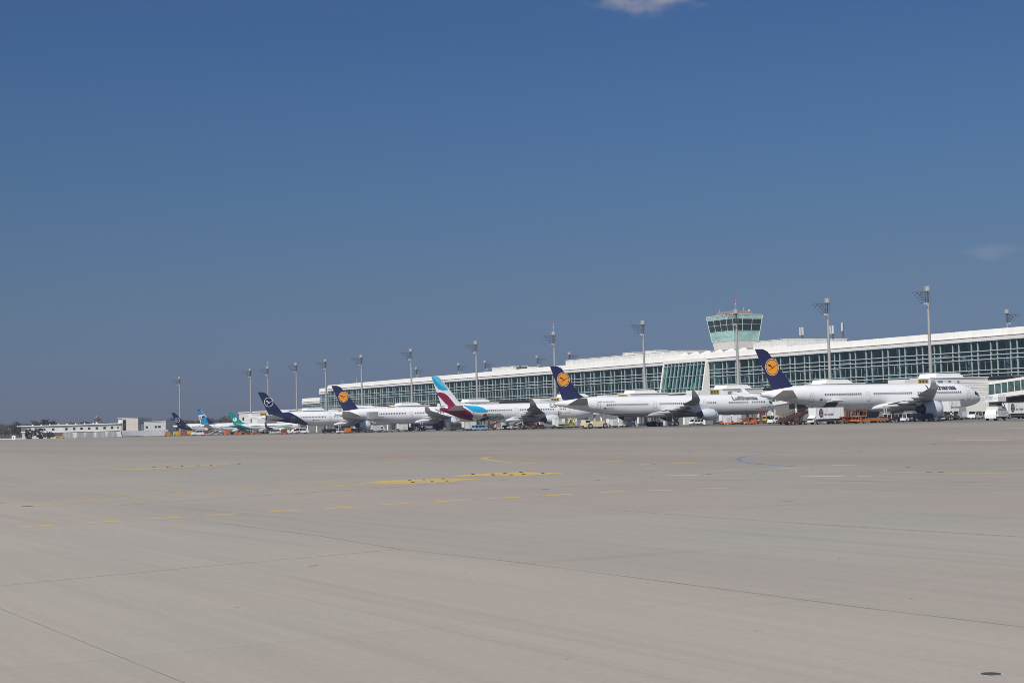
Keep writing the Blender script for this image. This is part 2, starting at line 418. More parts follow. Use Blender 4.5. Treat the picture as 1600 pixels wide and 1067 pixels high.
for pts in ([(164, 733.6), (215, 731.6), (270, 729.6), (300, 729.2), (260, 731.6), (205, 734.4)], [(230, 730.4), (290, 727.6), (376, 723.6), (345, 726.5), (290, 729.0)]):
    patch('yellow_patch', pts, PAINTY2, 0.009)
for cx, cy in [(640, 750.5), (662, 749.3), (692, 747.9), (645, 753.3), (675, 752.2), (698, 751.1), (739, 740.8), (769, 740.1), (789, 738.9), (814, 737.9), (771, 742.7), (799, 741.8), (818, 740.6), (848, 739.4)]:
    patch('black_mark', [(cx-3.6, cy+0.1), (cx-1.5, cy-0.75), (cx+3.6, cy-0.5), (cx+1.5, cy+0.65)], PAINTK, 0.013)
for cx, cy in [(240, 730.1), (262, 729.4), (284, 728.2), (310, 727.4), (330, 726.2), (374, 724.4)]:
    patch('black_mark', [(cx-3, cy+0.2), (cx, cy-0.5), (cx+3, cy-0.3), (cx, cy+0.6)], PAINTK, 0.013)
# faded remains of white and yellow paint in the taxi lane
for x, y, w_ in [(905, 749.5, 38), (960, 747, 30), (1040, 742.5, 50), (1100, 743, 26), (1150, 740, 44), (1215, 731, 36), (1300, 726.5, 40), (1340, 743.5, 24), (1440, 726, 60), (1500, 724, 30), (1370, 735, 18), (1250, 744, 70), (1545, 732, 60), (840, 751, 60), (1010, 731, 20), (1130, 735, 16)]:
    ribbon('faded_mark', [(x, y), (x+w_, y-0.35)], 0.30, PAINTW if (x//10) % 3 else PAINTY2)
for x, y in [(931, 749.6), (1017, 746), (1105, 741), (1175, 738.5), (1265, 733.5), (1415, 730), (1448, 737.5), (1467, 737.6), (1340, 705), (1457, 694), (1018, 725.3), (1076, 706), (1140, 729)]:
    ribbon('dark_mark', [(x, y), (x+6, y-0.2)], 0.35, PAINTK, 0.011)
ribbon('dark_mark', [(848, 764.3), (858, 763.9)], 0.5, JOINT); ribbon('dark_mark', [(1224, 782.9), (1237, 782.4)], 0.4, JOINT)
ribbon('dark_mark', [(38, 791), (46, 790.4)], 0.4, PAINTK); ribbon('dark_mark', [(482, 884), (498, 883)], 0.12, JOINT)
ribbon('dark_mark', [(366, 949), (374, 948.6)], 0.06, JOINT); ribbon('dark_mark', [(0, 785.5), (8, 785)], 0.4, PAINTK)
for x, y, w_ in [(92, 895, 2), (171, 904, 1.5), (740, 857, 3), (725, 893.5, 2.5), (430, 884, 2), (1010, 910, 4), (1310, 872, 5), (1180, 985, 4), (560, 1002, 3), (1420, 934, 5), (300, 940, 2), (885, 1030, 3)]:
    ribbon('dark_mark', [(x, y), (x+w_, y-0.1)], 0.04, JOINT, 0.011)
# tyre arcs by the first dashes
ribbon('tyre_arc', [(83, 819.6), (92, 822), (91, 829), (88, 836)], 0.03, JOINTL)
ribbon('tyre_arc', [(183, 813.4), (191, 816), (188, 826), (180, 838)], 0.03, JOINTL)
# expansion joints
ribbon('expansion_joint', [(-60, 920.6), (300, 886.3), (625, 857.8)], 0.03, JOINT)
ribbon('expansion_joint', [(-40, 934), (0, 950), (150, 1010.5), (300, 1071)], 0.015, JOINT)
ribbon('expansion_joint', [(295, 810), (500, 837), (625, 857.8), (800, 877), (1100, 916), (1350, 949), (1640, 984)], 0.035, JOINT)
ribbon('expansion_joint', [(925, 794.5), (1170, 812), (1400, 826.5), (1640, 841)], 0.05, JOINT)
ribbon('expansion_joint', [(820, 983), (1000, 1018), (1220, 1066)], 0.014, JOINTL)
ribbon('expansion_joint', [(560, 704.6), (900, 704.3), (1180, 706), (1640, 711)], 0.25, JOINT)
ribbon('expansion_joint', [(800, 749), (500, 768), (390, 775), (180, 790)], 0.10, JOINT)
ribbon('expansion_joint', [(1000, 749), (1300, 751), (1640, 754.5)], 0.10, JOINT)
# ------------------------------------------------------------------ airliners
NAVY = (0.018, 0.022, 0.085)
NAVY_NEW = (0.010, 0.016, 0.055)
def fuselage_material(name, kind, sp):
    m = D.materials.new(name); nt, b = nodes_of(m); L = nt.links
    tc = nt.nodes.new('ShaderNodeTexCoord'); s = nt.nodes.new('ShaderNodeSeparateXYZ'); L.new(tc.outputs['Object'], s.inputs[0])
    x, z = s.outputs[0], s.outputs[2]
    nz = nt.nodes.new('ShaderNodeTexNoise'); nz.inputs['Scale'].default_value = 0.6; nz.inputs['Detail'].default_value = 4
    L.new(tc.outputs['Object'], nz.inputs['Vector'])
    col = nmix(nt, nz.outputs['Fac'], (0.74, 0.75, 0.77), (0.82, 0.825, 0.835))
    # faint skin panel seams
    fr = nmath(nt, 'FRACT', nmath(nt, 'DIVIDE', x, 5.3)); seam = nmath(nt, 'LESS_THAN', fr, 0.012)
    col = nmix(nt, nmath(nt, 'MULTIPLY', seam, 0.25), col, (0.45, 0.46, 0.48))
    if kind == 'grey_belly':
        col = nmix(nt, nmath(nt, 'LESS_THAN', z, sp['greyz']), col, (0.23, 0.24, 0.26))
    if kind == 'blue_tail':
        k, c0, c1 = sp['blue']       # boundary x + k*(z - zc) + curve < c0 ; white tail cone x < c1
        dz = nmath(nt, 'SUBTRACT', z, sp['zc'])
        f = nmath(nt, 'ADD', x, nmath(nt, 'MULTIPLY', dz, k))
        blue = nmath(nt, 'MULTIPLY', nmath(nt, 'LESS_THAN', f, c0), nmath(nt, 'GREATER_THAN', x, c1))
        # the belly under the tail stays white
        und = nmath(nt, 'GREATER_THAN', nmath(nt, 'ADD', z, nmath(nt, 'MULTIPLY', x, sp.get('und', (0.17, 0))[0])), sp.get('und', (0.17, 0))[1])
        col = nmix(nt, nmath(nt, 'MULTIPLY', blue, und), col, NAVY_NEW)
    if kind == 'teal_tail':
        dz = nmath(nt, 'SUBTRACT', z, sp['zc'])
        f = nmath(nt, 'ADD', x, nmath(nt, 'MULTIPLY', dz, 2.4))
        teal = nmath(nt, 'LESS_THAN', f, 8.5)
        lowline = nmath(nt, 'MULTIPLY', nmath(nt, 'LESS_THAN', z, nmath(nt, 'ADD', nmath(nt, 'MULTIPLY', x, 0.022), sp['zc']-0.75)),
                        nmath(nt, 'GREATER_THAN', z, nmath(nt, 'ADD', nmath(nt, 'MULTIPLY', x, 0.022), sp['zc']-1.02)))
        col = nmix(nt, nmath(nt, 'MAXIMUM', teal, nmath(nt, 'MULTIPLY', lowline, nmath(nt, 'LESS_THAN', x, 30))), col, (0.01, 0.28, 0.27))
    L.new(col, b.inputs['Base Color']); b.inputs['Roughness'].default_value = 0.28; b.inputs['Coat Weight'].default_value = 0.3
    return m
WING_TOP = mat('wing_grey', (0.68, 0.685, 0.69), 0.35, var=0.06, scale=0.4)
WING_LOW_SHADE = mat('wing_underside_shade_grey', (0.20, 0.205, 0.215), 0.5, var=0.08, scale=0.4)  # shade of the wing underside put into the colour; plain winglets share it
STAB = mat('stabiliser_grey', (0.76, 0.755, 0.74), 0.45, var=0.06, scale=0.4)
STAB_NAVY = mat('stabiliser_blue_grey', (0.16, 0.17, 0.19), 0.4)
COWL = mat('engine_cowl', (0.56, 0.60, 0.67), 0.3, var=0.05)
WCOWL = mat('white_engine_cowl', (0.72, 0.73, 0.75), 0.3, var=0.05)
LIP = mat('bare_inlet_lip', (0.62, 0.63, 0.65), 0.25, 0.8)
HOT = mat('exhaust_metal', (0.10, 0.095, 0.09), 0.4, 0.6)
FAIR = mat('belly_fairing_white', (0.70, 0.71, 0.73), 0.35, var=0.04)
FAIRG = mat('belly_fairing_grey', (0.38, 0.39, 0.41), 0.35, var=0.04)
FIN_NAVY = mat('fin_dark_blue', (0.022, 0.024, 0.085), 0.3, var=0.05)
FIN_NEW = mat('fin_midnight_blue', NAVY_NEW, 0.3, var=0.05)
FIN_WHITE = mat('fin_white', (0.76, 0.77, 0.79), 0.3, var=0.03)
FIN_TEAL = mat('fin_teal', (0.010, 0.27, 0.26), 0.3, var=0.12)
DISC_O = mat('disc_orange', (0.86, 0.33, 0.02), 0.4, var=0.03)
DISC_P = mat('disc_pale', (0.85, 0.62, 0.42), 0.4, var=0.03)
SIGNW = mat('sign_white', (0.82, 0.83, 0.85), 0.4, var=0.02)
LETTER = mat('lettering_dark_blue', (0.010, 0.012, 0.035), 0.8, spec=0.1)
LINE = mat('door_outline', (0.42, 0.43, 0.45), 0.5)
WIN = mat('cabin_window', (0.02, 0.022, 0.028), 0.3, spec=0.3)
C_CYAN = mat('livery_cyan', (0.010, 0.36, 0.66), 0.35, var=0.04)
C_SKY = mat('livery_sky', (0.12, 0.52, 0.72), 0.35, var=0.04)
C_BURG = mat('livery_burgundy', (0.22, 0.012, 0.060), 0.35, var=0.08)
C_GREY = mat('livery_grey', (0.42, 0.43, 0.45), 0.35)
C_MBLUE = mat('livery_mid_blue', (0.02, 0.27, 0.55), 0.35, var=0.3, scale=0.25)
C_DBLUE = mat('livery_deep_blue', (0.012, 0.02, 0.10), 0.35)
C_FOREST = mat('livery_forest', (0.30, 0.37, 0.34), 0.5, var=0.5, scale=1.6)
C_DARKRED = mat('livery_dark_red', (0.35, 0.03, 0.03), 0.4)
C_MINT = mat('livery_mint', (0.25, 0.62, 0.58), 0.4)

def prof(sp, x):
    L, zc, H, W = sp['L'], sp['zc'], sp['H'], sp['W']
    crown, belly = zc+H/2, zc-H/2
    tl, nl, ze, re = sp['tl'], sp['nl'], sp['ze'], sp['re']
    zt, zb, w = crown, belly, W/2
    if x < tl:
        t = max(0, x/tl); t2 = min(1, max(0, x)/(tl*0.64))
        zt = crown - (crown-(ze+re))*(1-t2)**2
        zb = belly + (ze-re-belly)*(1-t)**1.22
        w = re*0.9 + (W/2-re*0.9)*(1-(1-t)**1.75)
    elif x > L-nl:
        u = max(0, (L-x)/nl); zt_, q = sp['zn'], 1-(1-u)**2
        zt = zt_ + (crown-zt_)*max(0, q)**sp.get('pt', 0.66)
        zb = zt_ - (zt_-belly)*max(0, q)**0.52
        w = W/2*max(0, q)**0.55
    return zt, zb, w
def side_y(sp, x, z):
    zt, zb, w = prof(sp, x); zm, h = (zt+zb)/2, max(0.02, (zt-zb)/2)
    return w*math.sqrt(max(0.0, 1-((z-zm)/h)**2))
def on_fuselage(sp, off=0.035):
    return lambda x, z: (x, -(side_y(sp, x, z)+off), z)
def arc_text(sp, x0, z0, off=0.04):
    """map text so it lies on the starboard side, height measured along the skin"""
    def f(u, v):
        x = x0+u; zt, zb, w = prof(sp, x); zm, h = (zt+zb)/2, (zt-zb)/2
        a = math.asin(max(-1, min(1, (z0-zm)/h))) + v/h
        return (x, -(w+off)*math.cos(a), zm+(h+off)*math.sin(a))
    return f
def fin_half(sp, x, z):
    f = sp['fin']; t = min(1, max(0, (z-f['z0'])/(f['z1']-f['z0'])))
    return f['t']*(1-0.72*t)
def on_fin(sp, off=0.03):
    return lambda x, z: (x, -(fin_half(sp, x, z)+off), z)

def fuselage(sp, m, root):
    L, nl, tl = sp['L'], sp['nl'], sp['tl']
    xs = [tl*i/16 for i in range(17)] + [tl+(L-nl-tl)*i/6 for i in range(1, 7)]
    xs += [L-nl*(1-i/14)**1.6 for i in range(1, 14)] + [L-0.004*nl, L]
    k = 44; rings = []
    for x in xs:
        zt, zb, w = prof(sp, x); zm, h = (zt+zb)/2, (zt-zb)/2
        w, h = max(w, 0.01), max(h, 0.01)
        rings.append([(x, w*math.cos(2*PI*i/k), zm+h*math.sin(2*PI*i/k)) for i in range(k)])
    b = MB().loft(rings)
    return b.build('fuselage', m, root, smooth=True)

FOIL = [(0, 0), (0.015, 0.32), (0.07, 0.62), (0.2, 0.92), (0.38, 1.0), (0.6, 0.78), (0.82, 0.36), (1, 0.02),
        (0.82, -0.16), (0.6, -0.42), (0.38, -0.60), (0.2, -0.62), (0.07, -0.45), (0.015, -0.24)]
def surf(secs, side):
    """secs: (span, xLE, chord, z, thickness, roll)"""
    b = MB(); rings = []
    for y, xl, c, z, t, g in secs:
        ring = []
        for fc, ft in FOIL:
            h = ft*t*c*0.5
            ring.append((xl-fc*c, side*(y-math.sin(g)*h), z+math.cos(g)*h))
        rings.append(ring)
    b.loft(rings)
    nq = len(FOIL)
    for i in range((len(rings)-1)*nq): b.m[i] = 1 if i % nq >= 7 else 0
    return b
def wing_at(secs, y):
    for s0, s1 in zip(secs, secs[1:]):
        if s0[0] <= y <= s1[0] and s1[0] > s0[0]:
            t = (y-s0[0])/(s1[0]-s0[0]); return [p+(q-p)*t for p, q in zip(s0, s1)]
    return list(secs[-1])
TYRE = {}
def tyre(r, w, parent, loc):
    key = (r, w)
    if key not in TYRE:
        b = MB(); b.lathe([(-w/2, r*0.55), (-w/2, r*0.9), (-w*0.36, r), (w*0.36, r), (w/2, r*0.9), (w/2, r*0.55)], 18, 'y', mi=0)
        b.lathe([(-w/2-0.01, 0.05), (-w/2-0.01, r*0.5), (w/2+0.01, r*0.5), (w/2+0.01, 0.05)], 14, 'y', mi=1)
        o = b.build('tyre', [RUBBER, STEEL], parent, smooth=True); o.location = loc; TYRE[key] = o.data; return o
    return link('tyre', TYRE[key], parent, loc)

def engine(parent, x, y, z, ln, dia, cowl):
    """nacelle with its inlet at x, reaching back ln"""
    r = dia/2
    b = MB()
    b.lathe([(-0.16*ln, 0.80*r), (-0.02*ln, 0.82*r), (0.0, 0.88*r), (-0.02*ln, 0.93*r), (-0.16*ln, 0.99*r), (-0.34*ln, r), (-0.55*ln, 0.96*r), (-0.80*ln, 0.74*r), (-0.80*ln, 0.70*r), (-0.5*ln, 0.70*r)], 30, 'x', (x, y, z), caps=False)
    e = b.build('engine', cowl, parent, smooth=True)
    MB().lathe([(-0.05*ln, 0.835*r), (0.0, 0.885*r), (-0.02*ln, 0.94*r), (-0.055*ln, 0.965*r)], 30, 'x', (x+0.02, y, z), caps=False).build('inlet_lip', LIP, e, smooth=True)
    MB().lathe([(-0.155*ln, 0.02), (-0.155*ln, 0.82*r)], 30, 'x', (x, y, z), caps=False).lathe([(-0.155*ln, 0.25*r), (-0.09*ln, 0.12*r), (-0.06*ln, 0.01)], 14, 'x', (x, y, z)).build('fan', DGREY, e, smooth=True)
    MB().lathe([(-0.5*ln, 0.69*r), (-0.55*ln, 0.60*r), (-0.98*ln, 0.44*r), (-0.98*ln, 0.36*r), (-0.96*ln, 0.30*r), (-1.12*ln, 0.05*r)], 22, 'x', (x, y, z)).build('exhaust_nozzle', HOT, e, smooth=True)
    return e
def bird_logo(sp, root, kind):
    f = sp['logo']; cx, cz, r = f; on = on_fin(sp)
    if kind == 'orange':
        flat_decal('tail_disc', poly_mesh([circle(cx, cz, r)], 0.5), DISC_P, root, on_fin(sp, 0.02))
        flat_decal('tail_disc', poly_mesh([circle(cx, cz, r*0.93)], 0.5), FIN_NAVY, root, on_fin(sp, 0.03))
        flat_decal('tail_disc', poly_mesh([circle(cx, cz, r*0.84)], 0.5), DISC_O, root, on_fin(sp, 0.04))
        flat_decal('tail_emblem', poly_mesh([[(cx+u*r*0.74, cz+v*r*0.80+0.05*r) for u, v in CRANE[0]]], 0.5), FIN_NAVY, root, on_fin(sp, 0.055))
    else:
        flat_decal('tail_ring', poly_mesh(ring_polys(cx, cz, r*0.90, r), 0.5), SIGNW, root, on)
        flat_decal('tail_emblem', poly_mesh([[(cx+u*r*0.78, cz+v*r*0.95) for u, v in CRANE[0]]], 0.5), SIGNW, root, on_fin(sp, 0.045))

WINMESH = {}
def window_row(sp, root, xs, z, wd=0.29, ht=0.50):
    for x in xs:
        y = side_y(sp, x, z); zt, zb, w_ = prof(sp, x)
        zm, h = (zt+zb)/2, (zt-zb)/2
        tilt = math.atan2((z-zm)/h/h, math.sqrt(max(1e-4, 1-((z-zm)/h)**2))/w_) * 1.0
        key = (wd, ht)
        if key not in WINMESH:
            o = MB().box((0, 0, -ht/2), (wd, 0.05, ht)).build('cabin_window', WIN, root)
            WINMESH[key] = o.data
        else: o = link('cabin_window', WINMESH[key], root)
        o.location = (x, -y-0.01, z); o.rotation_euler = (-tilt, 0, 0)
def door_outline(sp, root, x, z0, wd, ht, name='cabin_door', m=None):
    t = 0.09
    def fr(a, b, c, d): return [(a, c), (b, c), (b, d), (a, d)]
    ps = [fr(x, x+wd, z0, z0+t), fr(x, x+wd, z0+ht-t, z0+ht), fr(x, x+t, z0+t, z0+ht-t), fr(x+wd-t, x+wd, z0+t, z0+ht-t), fr(x+wd*0.4, x+wd*0.6, z0+ht*0.62, z0+ht*0.75)]
    return flat_decal(name, poly_mesh(ps, 0.3), m or LINE, root, on_fuselage(sp, 0.03))

def airliner(sp, name, label, cat='airliner', group='airliners parked nose in along the terminal'):
    L, zc, H, W = sp['L'], sp['zc'], sp['H'], sp['W']
    n0 = sp['n0']; a0 = sp['a']
    root = thing(name, label, cat, P(n0, a0), TH, group)
    fm = fuselage_material(name+'_skin', sp['skin'], sp)
    fuselage(sp, fm, root)
    # belly fairing
    xr0, cl = sp['wing'][0][1], sp['wing'][0][2]
    belly = zc-H/2; rings = []
    x1, x0 = xr0+cl*0.22, xr0-cl*1.42
    for i in range(19):
        t = i/18; x = x0+(x1-x0)*t; q = max(0.0, 1-abs(2*t-1)**3.2)**0.6
        hw, lo, hi = (W/2)*(0.72+0.40*q), belly+0.12-0.50*q*H/6, belly+0.22+0.30*H*q
        zm, h = (lo+hi)/2, (hi-lo)/2
        hw = hw if 0 < i < 18 else hw*0.9
        rings.append([(x, hw*math.copysign(abs(math.cos(2*PI*j/32))**0.75, math.cos(2*PI*j/32))*(0.62+0.38*q), zm+h*math.copysign(abs(math.sin(2*PI*j/32))**0.8, math.sin(2*PI*j/32))) for j in range(32)])
    MB().loft(rings).build('belly_fairing', FAIRG if sp['skin'] == 'grey_belly' else FAIR, root, smooth=True)
    # wings with their winglets, flap track fairings and engines
    cowl = sp.get('cowl', COWL)
    for side in (-1, 1):
        secs = sp['wing']
        wg = surf(secs, side).build('wing', [sp.get('wingm', WING_TOP), sp.get('lowm', WING_LOW_SHADE)], root, smooth=True)
        wl = sp['winglet']
        surf(wl, side).build('winglet', [sp.get('wlm', WING_LOW_SHADE)]*2, wg, smooth=True)
        for yf in sp['fairings']:
            s = wing_at(secs, yf); c = s[2]; xt = s[1]-c; fl = max(2.2, 0.62*c)
            rings = []
            for i in range(9):
                t = i/8; x = xt+0.62*fl-fl*1.18*t; q = max(0.02, math.sin(PI*t))**0.6
                rings.append([(x, side*yf+0.26*q*math.cos(2*PI*j/10), s[3]-0.10*c*0.5-0.16-0.12*t+0.36*q*math.sin(2*PI*j/10)) for j in range(10)])
            MB().loft(rings).build('flap_fairing', WING_TOP, wg, smooth=True)
        for ex, ey, ez, el, ed in sp['engines']:
            s = wing_at(secs, ey)
            e = engine(root, ex, side*ey, ez, el, ed, cowl)
            b = MB(); zz = ez+ed*0.40
            b.prism([(ex-0.18*el, zz), (ex-0.30*el, ez+ed*0.56), (s[1]-0.2, s[3]+0.25), (s[1]-0.35*s[2], s[3]-0.05*s[2]), (s[1]-0.62*s[2], s[3]-0.06*s[2]), (ex-0.92*el, ez+0.12*ed)], side*ey-0.22, side*ey+0.22)
            b.build('pylon', cowl, e)
        st = sp['stab']
        surf([(st['y0'], st['x0'], st['c0'], st['z0'], 0.10, 0), (st['y1'], st['x1'], st['c1'], st['z1'], 0.09, 0)], side).build('stabiliser', [sp.get('stabm', STAB), sp.get('stabm', STAB)], root, smooth=True)
    # fin: flat sided with bevelled edges
    f = sp['fin']; secs = []
    for t in (0, 0.5, 0.94, 1.0):
        z = f['z0']+(f['z1']-f['z0'])*t
        te = f['rte']+(f['tte']-f['rte'])*t; le = f['rle']+(f['tle']-f['rle'])*t
        if t == 1.0: le -= 0.28*(f['tle']-f['tte'])
        h = f['t']*(1-0.72*t)*(0.7 if t == 1 else 1); c = le-te
        secs.append([(le, 0, z), (le-0.05*c, -h*0.72, z), (le-0.16*c, -h, z), (te+0.30*c, -h, z), (te, -0.03, z), (te, 0.03, z), (te+0.30*c, h, z), (le-0.16*c, h, z), (le-0.05*c, h*0.72, z)])
    b = MB().loft(secs)
    if f.get('dorsal'):
        xd, zd = f['dorsal']; le = f['rle']
        sl = (f['tle']-f['rle'])/(f['z1']-f['z0'])
        zq = f['z0']+f.get('dh', 1.6); xq = le+sl*(zq-f['z0'])
        b.loft([[(xq-0.4, -f['t']*0.7, zq-0.2), (xq-0.4, f['t']*0.7, zq-0.2), (xq+0.02, 0.0, zq)],
                [(le-0.5, -f['t']*0.7, f['z0']), (le-0.5, f['t']*0.7, f['z0']), (le+0.5, 0, f['z0']+0.55)],
                [(xd, -0.08, zd-0.15), (xd, 0.08, zd-0.15), (xd+0.05, 0, zd)]])
    fin = b.build('fin', sp['finm'], root)
    for x, z, bits in sp.get('letters', []): pass
    # tail cone exhaust
    ze, re = sp['ze'], sp['re']
    MB().lathe([(0.9, re*1.0), (0.0, re*0.86), (-0.12, re*0.72), (-0.12, re*0.5), (0.3, re*0.4)], 18, 'x', (0, 0, ze)).build('tail_cone', sp.get('conem', ALU), root, smooth=True)
    # cabin windows, doors
    for xs0, xs1 in sp['windows']:
        k = int((xs1-xs0)/sp['pitch'])+1
        window_row(sp, root, [xs0+sp['pitch']*i for i in range(k)], sp['wz'])
    for xd in sp['doors']: door_outline(sp, root, xd, sp['dz'], sp.get('dw', 1.1), sp.get('dh', 2.0))
    # cockpit glazing
    vs = sp['cockpit']
    flat_decal('cockpit_window', poly_mesh(vs, 0.2), GLASSD, root, on_fuselage(sp, 0.03))
    # landing gear
    for gx, gy, rows, tr in sp['gear']:
        sides = (-1, 1) if gy > 0 else (0,)
        for s_ in sides:
            b = MB(); zt = zc-H*0.36; y = s_*gy
            b.bar((gx, y, tr*1.0), (gx, y*0.93, zt), 0.20 if gy or rows == 1 else 0.2, 10)
            if rows > 1: b.bar((gx-(rows-1)*tr*1.15, y, tr), (gx+(rows-1)*tr*1.15, y, tr), 0.14, 8)
            b.bar((gx+0.2, y, tr*1.6), (gx+1.5, y*0.8, zt), 0.10, 8)
            g = b.build('landing_gear', STEEL, root)
            for r_ in range(rows):
                xx = gx+(r_-(rows-1)/2)*tr*2.3
                for q in (-1, 1): tyre(tr, tr*0.72, g, (xx, y+q*tr*0.72, tr))
    return root, fin

def wing_std(root_y, rx, rc, rz, kink_y, kx, kc, kz, tip_y, tx, tcn, tz, tr=0.13):
    s = [(root_y*0.3, rx+0.5, rc, rz-0.15, tr, 0), (root_y, rx, rc, rz, tr, 0), (kink_y, kx, kc, kz, 0.11, 0)]
    for i in (1, 2, 3):
        t = i/3; s.append((kink_y+(tip_y-kink_y)*t, kx+(tx-kx)*t, kc+(tcn-kc)*t, kz+(tz-kz)*(t**1.25), 0.10, 0))
    return s
def fence_winglet(tip, h, rake, top):
    y, x, c, z = tip[:4]
    return [(y, x, c, z, 0.10, 0), (y+0.25, x-0.25, c*0.92, z+0.2, 0.09, 0.7), (y+0.55, x-rake*0.4, c*0.78, z+h*0.45, 0.08, 1.25), (y+0.75, x-rake, top, z+h, 0.07, 1.3)]
def sail_winglet(tip, h, rake, top):
    y, x, c, z = tip[:4]; out = [(y, x, c, z, 0.10, 0.05)]
    for t in (0.2, 0.4, 0.6, 0.8, 1.0):
        out.append((y+1.7*math.sin(t*PI/2*0.92)+0.2*t, x-rake*t**1.1, c+(top-c)*t, z+h*(t**1.7), 0.09, 0.15+1.15*t))
    return out

W350 = wing_std(2.6, 47.2, 12.6, 4.1, 11.0, 41.0, 8.2, 4.9, 30.6, 23.2, 2.7, 7.0)
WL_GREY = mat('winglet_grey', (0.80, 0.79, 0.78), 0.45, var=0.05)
LOW_SHADE = mat('wing_underside_mid_shade', (0.48, 0.48, 0.49), 0.5, var=0.06)  # lighter underside grey, its shade likewise painted in
A350 = dict(wlm=WL_GREY, lowm=LOW_SHADE, L=66.8, W=5.96, H=6.1, zc=5.88, tl=25, nl=9.5, ze=6.85, re=0.42, zn=4.75, pt=0.62, skin='white', finm=FIN_NAVY,
            fin=dict(z0=7.75, z1=17.05, rte=3.3, rle=9.9, tte=-1.3, tle=1.8, t=0.36), logo=(3.2, 13.0, 1.92),
            wing=W350, winglet=sail_winglet(W350[-1], 2.35, 2.9, 0.9), fairings=(6.5, 11.5, 16.5, 21.5), engines=[(42.8, 10.5, 2.75, 6.3, 3.95)],
            stab=dict(y0=1.0, x0=9.6, c0=7.4, z0=5.95, y1=9.4, x1=1.4, c1=2.7, z1=7.6), windows=[(16.4, 26.8), (30.6, 42.6), (44.2, 47.0), (50.2, 58.4)], pitch=0.635, wz=6.62,
            doors=(12.2, 28.2, 47.8, 60.0), dz=5.0, cockpit=[[(63.0, 6.15), (63.9, 6.95), (65.0, 6.45), (65.65, 5.75), (64.6, 5.62)]],
            gear=[(31.5, 5.3, 2, 0.68), (58.5, 0.0, 1, 0.52)])
W340 = wing_std(2.5, 47.0, 13.4, 4.3, 9.8, 41.2, 8.6, 5.1, 30.6, 26.4, 2.7, 6.9)
A340 = dict(L=75.3, W=5.64, H=5.95, stabm=mat('stabiliser_dark_grey', (0.40, 0.40, 0.395), 0.45, var=0.06), zc=5.75, tl=25, nl=8.5, ze=6.9, re=0.40, zn=4.85, pt=0.60, skin='grey_belly', greyz=3.85, finm=FIN_NAVY,
            fin=dict(z0=7.9, z1=17.2, rte=2.7, rle=9.4, tte=-1.1, tle=2.1, t=0.36, dorsal=(14.2, 8.45), dh=1.5), logo=(2.95, 13.55, 2.0),
            wing=W340, winglet=fence_winglet(W340[-1], 2.4, 2.2, 0.9), fairings=(6.0, 11.5, 16.0, 21.0), engines=[(47.2, 9.4, 2.75, 5.6, 3.0), (39.2, 19.3, 3.1, 5.6, 3.0)],
            stab=dict(y0=1.0, x0=10.2, c0=6.8, z0=6.5, y1=9.6, x1=4.6, c1=2.9, z1=8.1), windows=[(15.6, 29.4), (33.0, 46.8), (49.6, 52.4), (57.2, 64.2), (65.6, 70.4)], pitch=0.66, wz=6.33,
            doors=(12.4, 30.6, 48.0, 71.6), dz=5.1, cockpit=[[(72.2, 6.1), (72.9, 6.75), (73.9, 6.3), (74.3, 5.75), (73.2, 5.65)]],
            gear=[(35.5, 5.3, 2, 0.70), (34.0, 0.0, 2, 0.62), (67.5, 0.0, 1, 0.52)])
W330 = wing_std(2.5, 39.6, 11.8, 4.2, 9.6, 34.2, 8.0, 5.0, 29.4, 19.8, 2.6, 6.8)
A330 = dict(L=58.8, W=5.64, H=5.9, zc=5.40, tl=23, nl=8.5, ze=7.0, re=0.40, zn=4.8, pt=0.60, skin='white', finm=FIN_WHITE,
            fin=dict(z0=8.0, z1=17.35, rte=2.0, rle=9.4, tte=-1.4, tle=1.4, t=0.36, dorsal=(12.8, 8.4), dh=1.2),
            wing=W330, winglet=fence_winglet(W330[-1], 2.5, 2.2, 0.9), fairings=(6.0, 11.5, 16.0, 21.0), engines=[(38.9, 9.4, 2.85, 5.7, 3.1)],
            stab=dict(y0=1.0, x0=10.0, c0=6.4, z0=6.4, y1=9.4, x1=4.6, c1=2.8, z1=7.9), windows=[(14.0, 26.0), (29.2, 42.0), (44.2, 46.6), (49.6, 54.6)], pitch=0.66, wz=6.25,
            doors=(11.2, 27.4, 47.6), dz=5.0, cockpit=[[(55.8, 6.0), (56.5, 6.65), (57.4, 6.2), (57.8, 5.65), (56.8, 5.55)]],
            gear=[(28.5, 5.3, 2, 0.70), (51.6, 0.0, 1, 0.52)], wingm=mat('dark_wing_grey', (0.24, 0.245, 0.26), 0.4, scale=0.4))
def narrow(L, W, H, zc, ztop, tlen, semi, rootx, tipx, eng, **k):
    w = wing_std(W*0.42, rootx, L*0.165, zc-H*0.28, semi*0.34, rootx-(semi*0.34)*0.5, L*0.098, zc-H*0.2, semi, tipx, L*0.038, zc+H*0.06)
    d = dict(L=L, W=W, H=H, zc=zc, tl=tlen, nl=W*1.45, ze=zc+H*0.22, re=0.30, zn=zc-H*0.1, pt=0.6, skin='white', finm=FIN_WHITE,
             wing=w, winglet=fence_winglet(w[-1], 1.9, 1.4, 0.6), fairings=(semi*0.3, semi*0.55), engines=[eng], pitch=0.53, wz=zc+H*0.13, dz=zc-H*0.05, dh=1.8, dw=0.85,
             gear=[(L*0.45, W*0.95, 1, 0.55), (L*0.86, 0.0, 1, 0.36)])
    d.update(k); return d
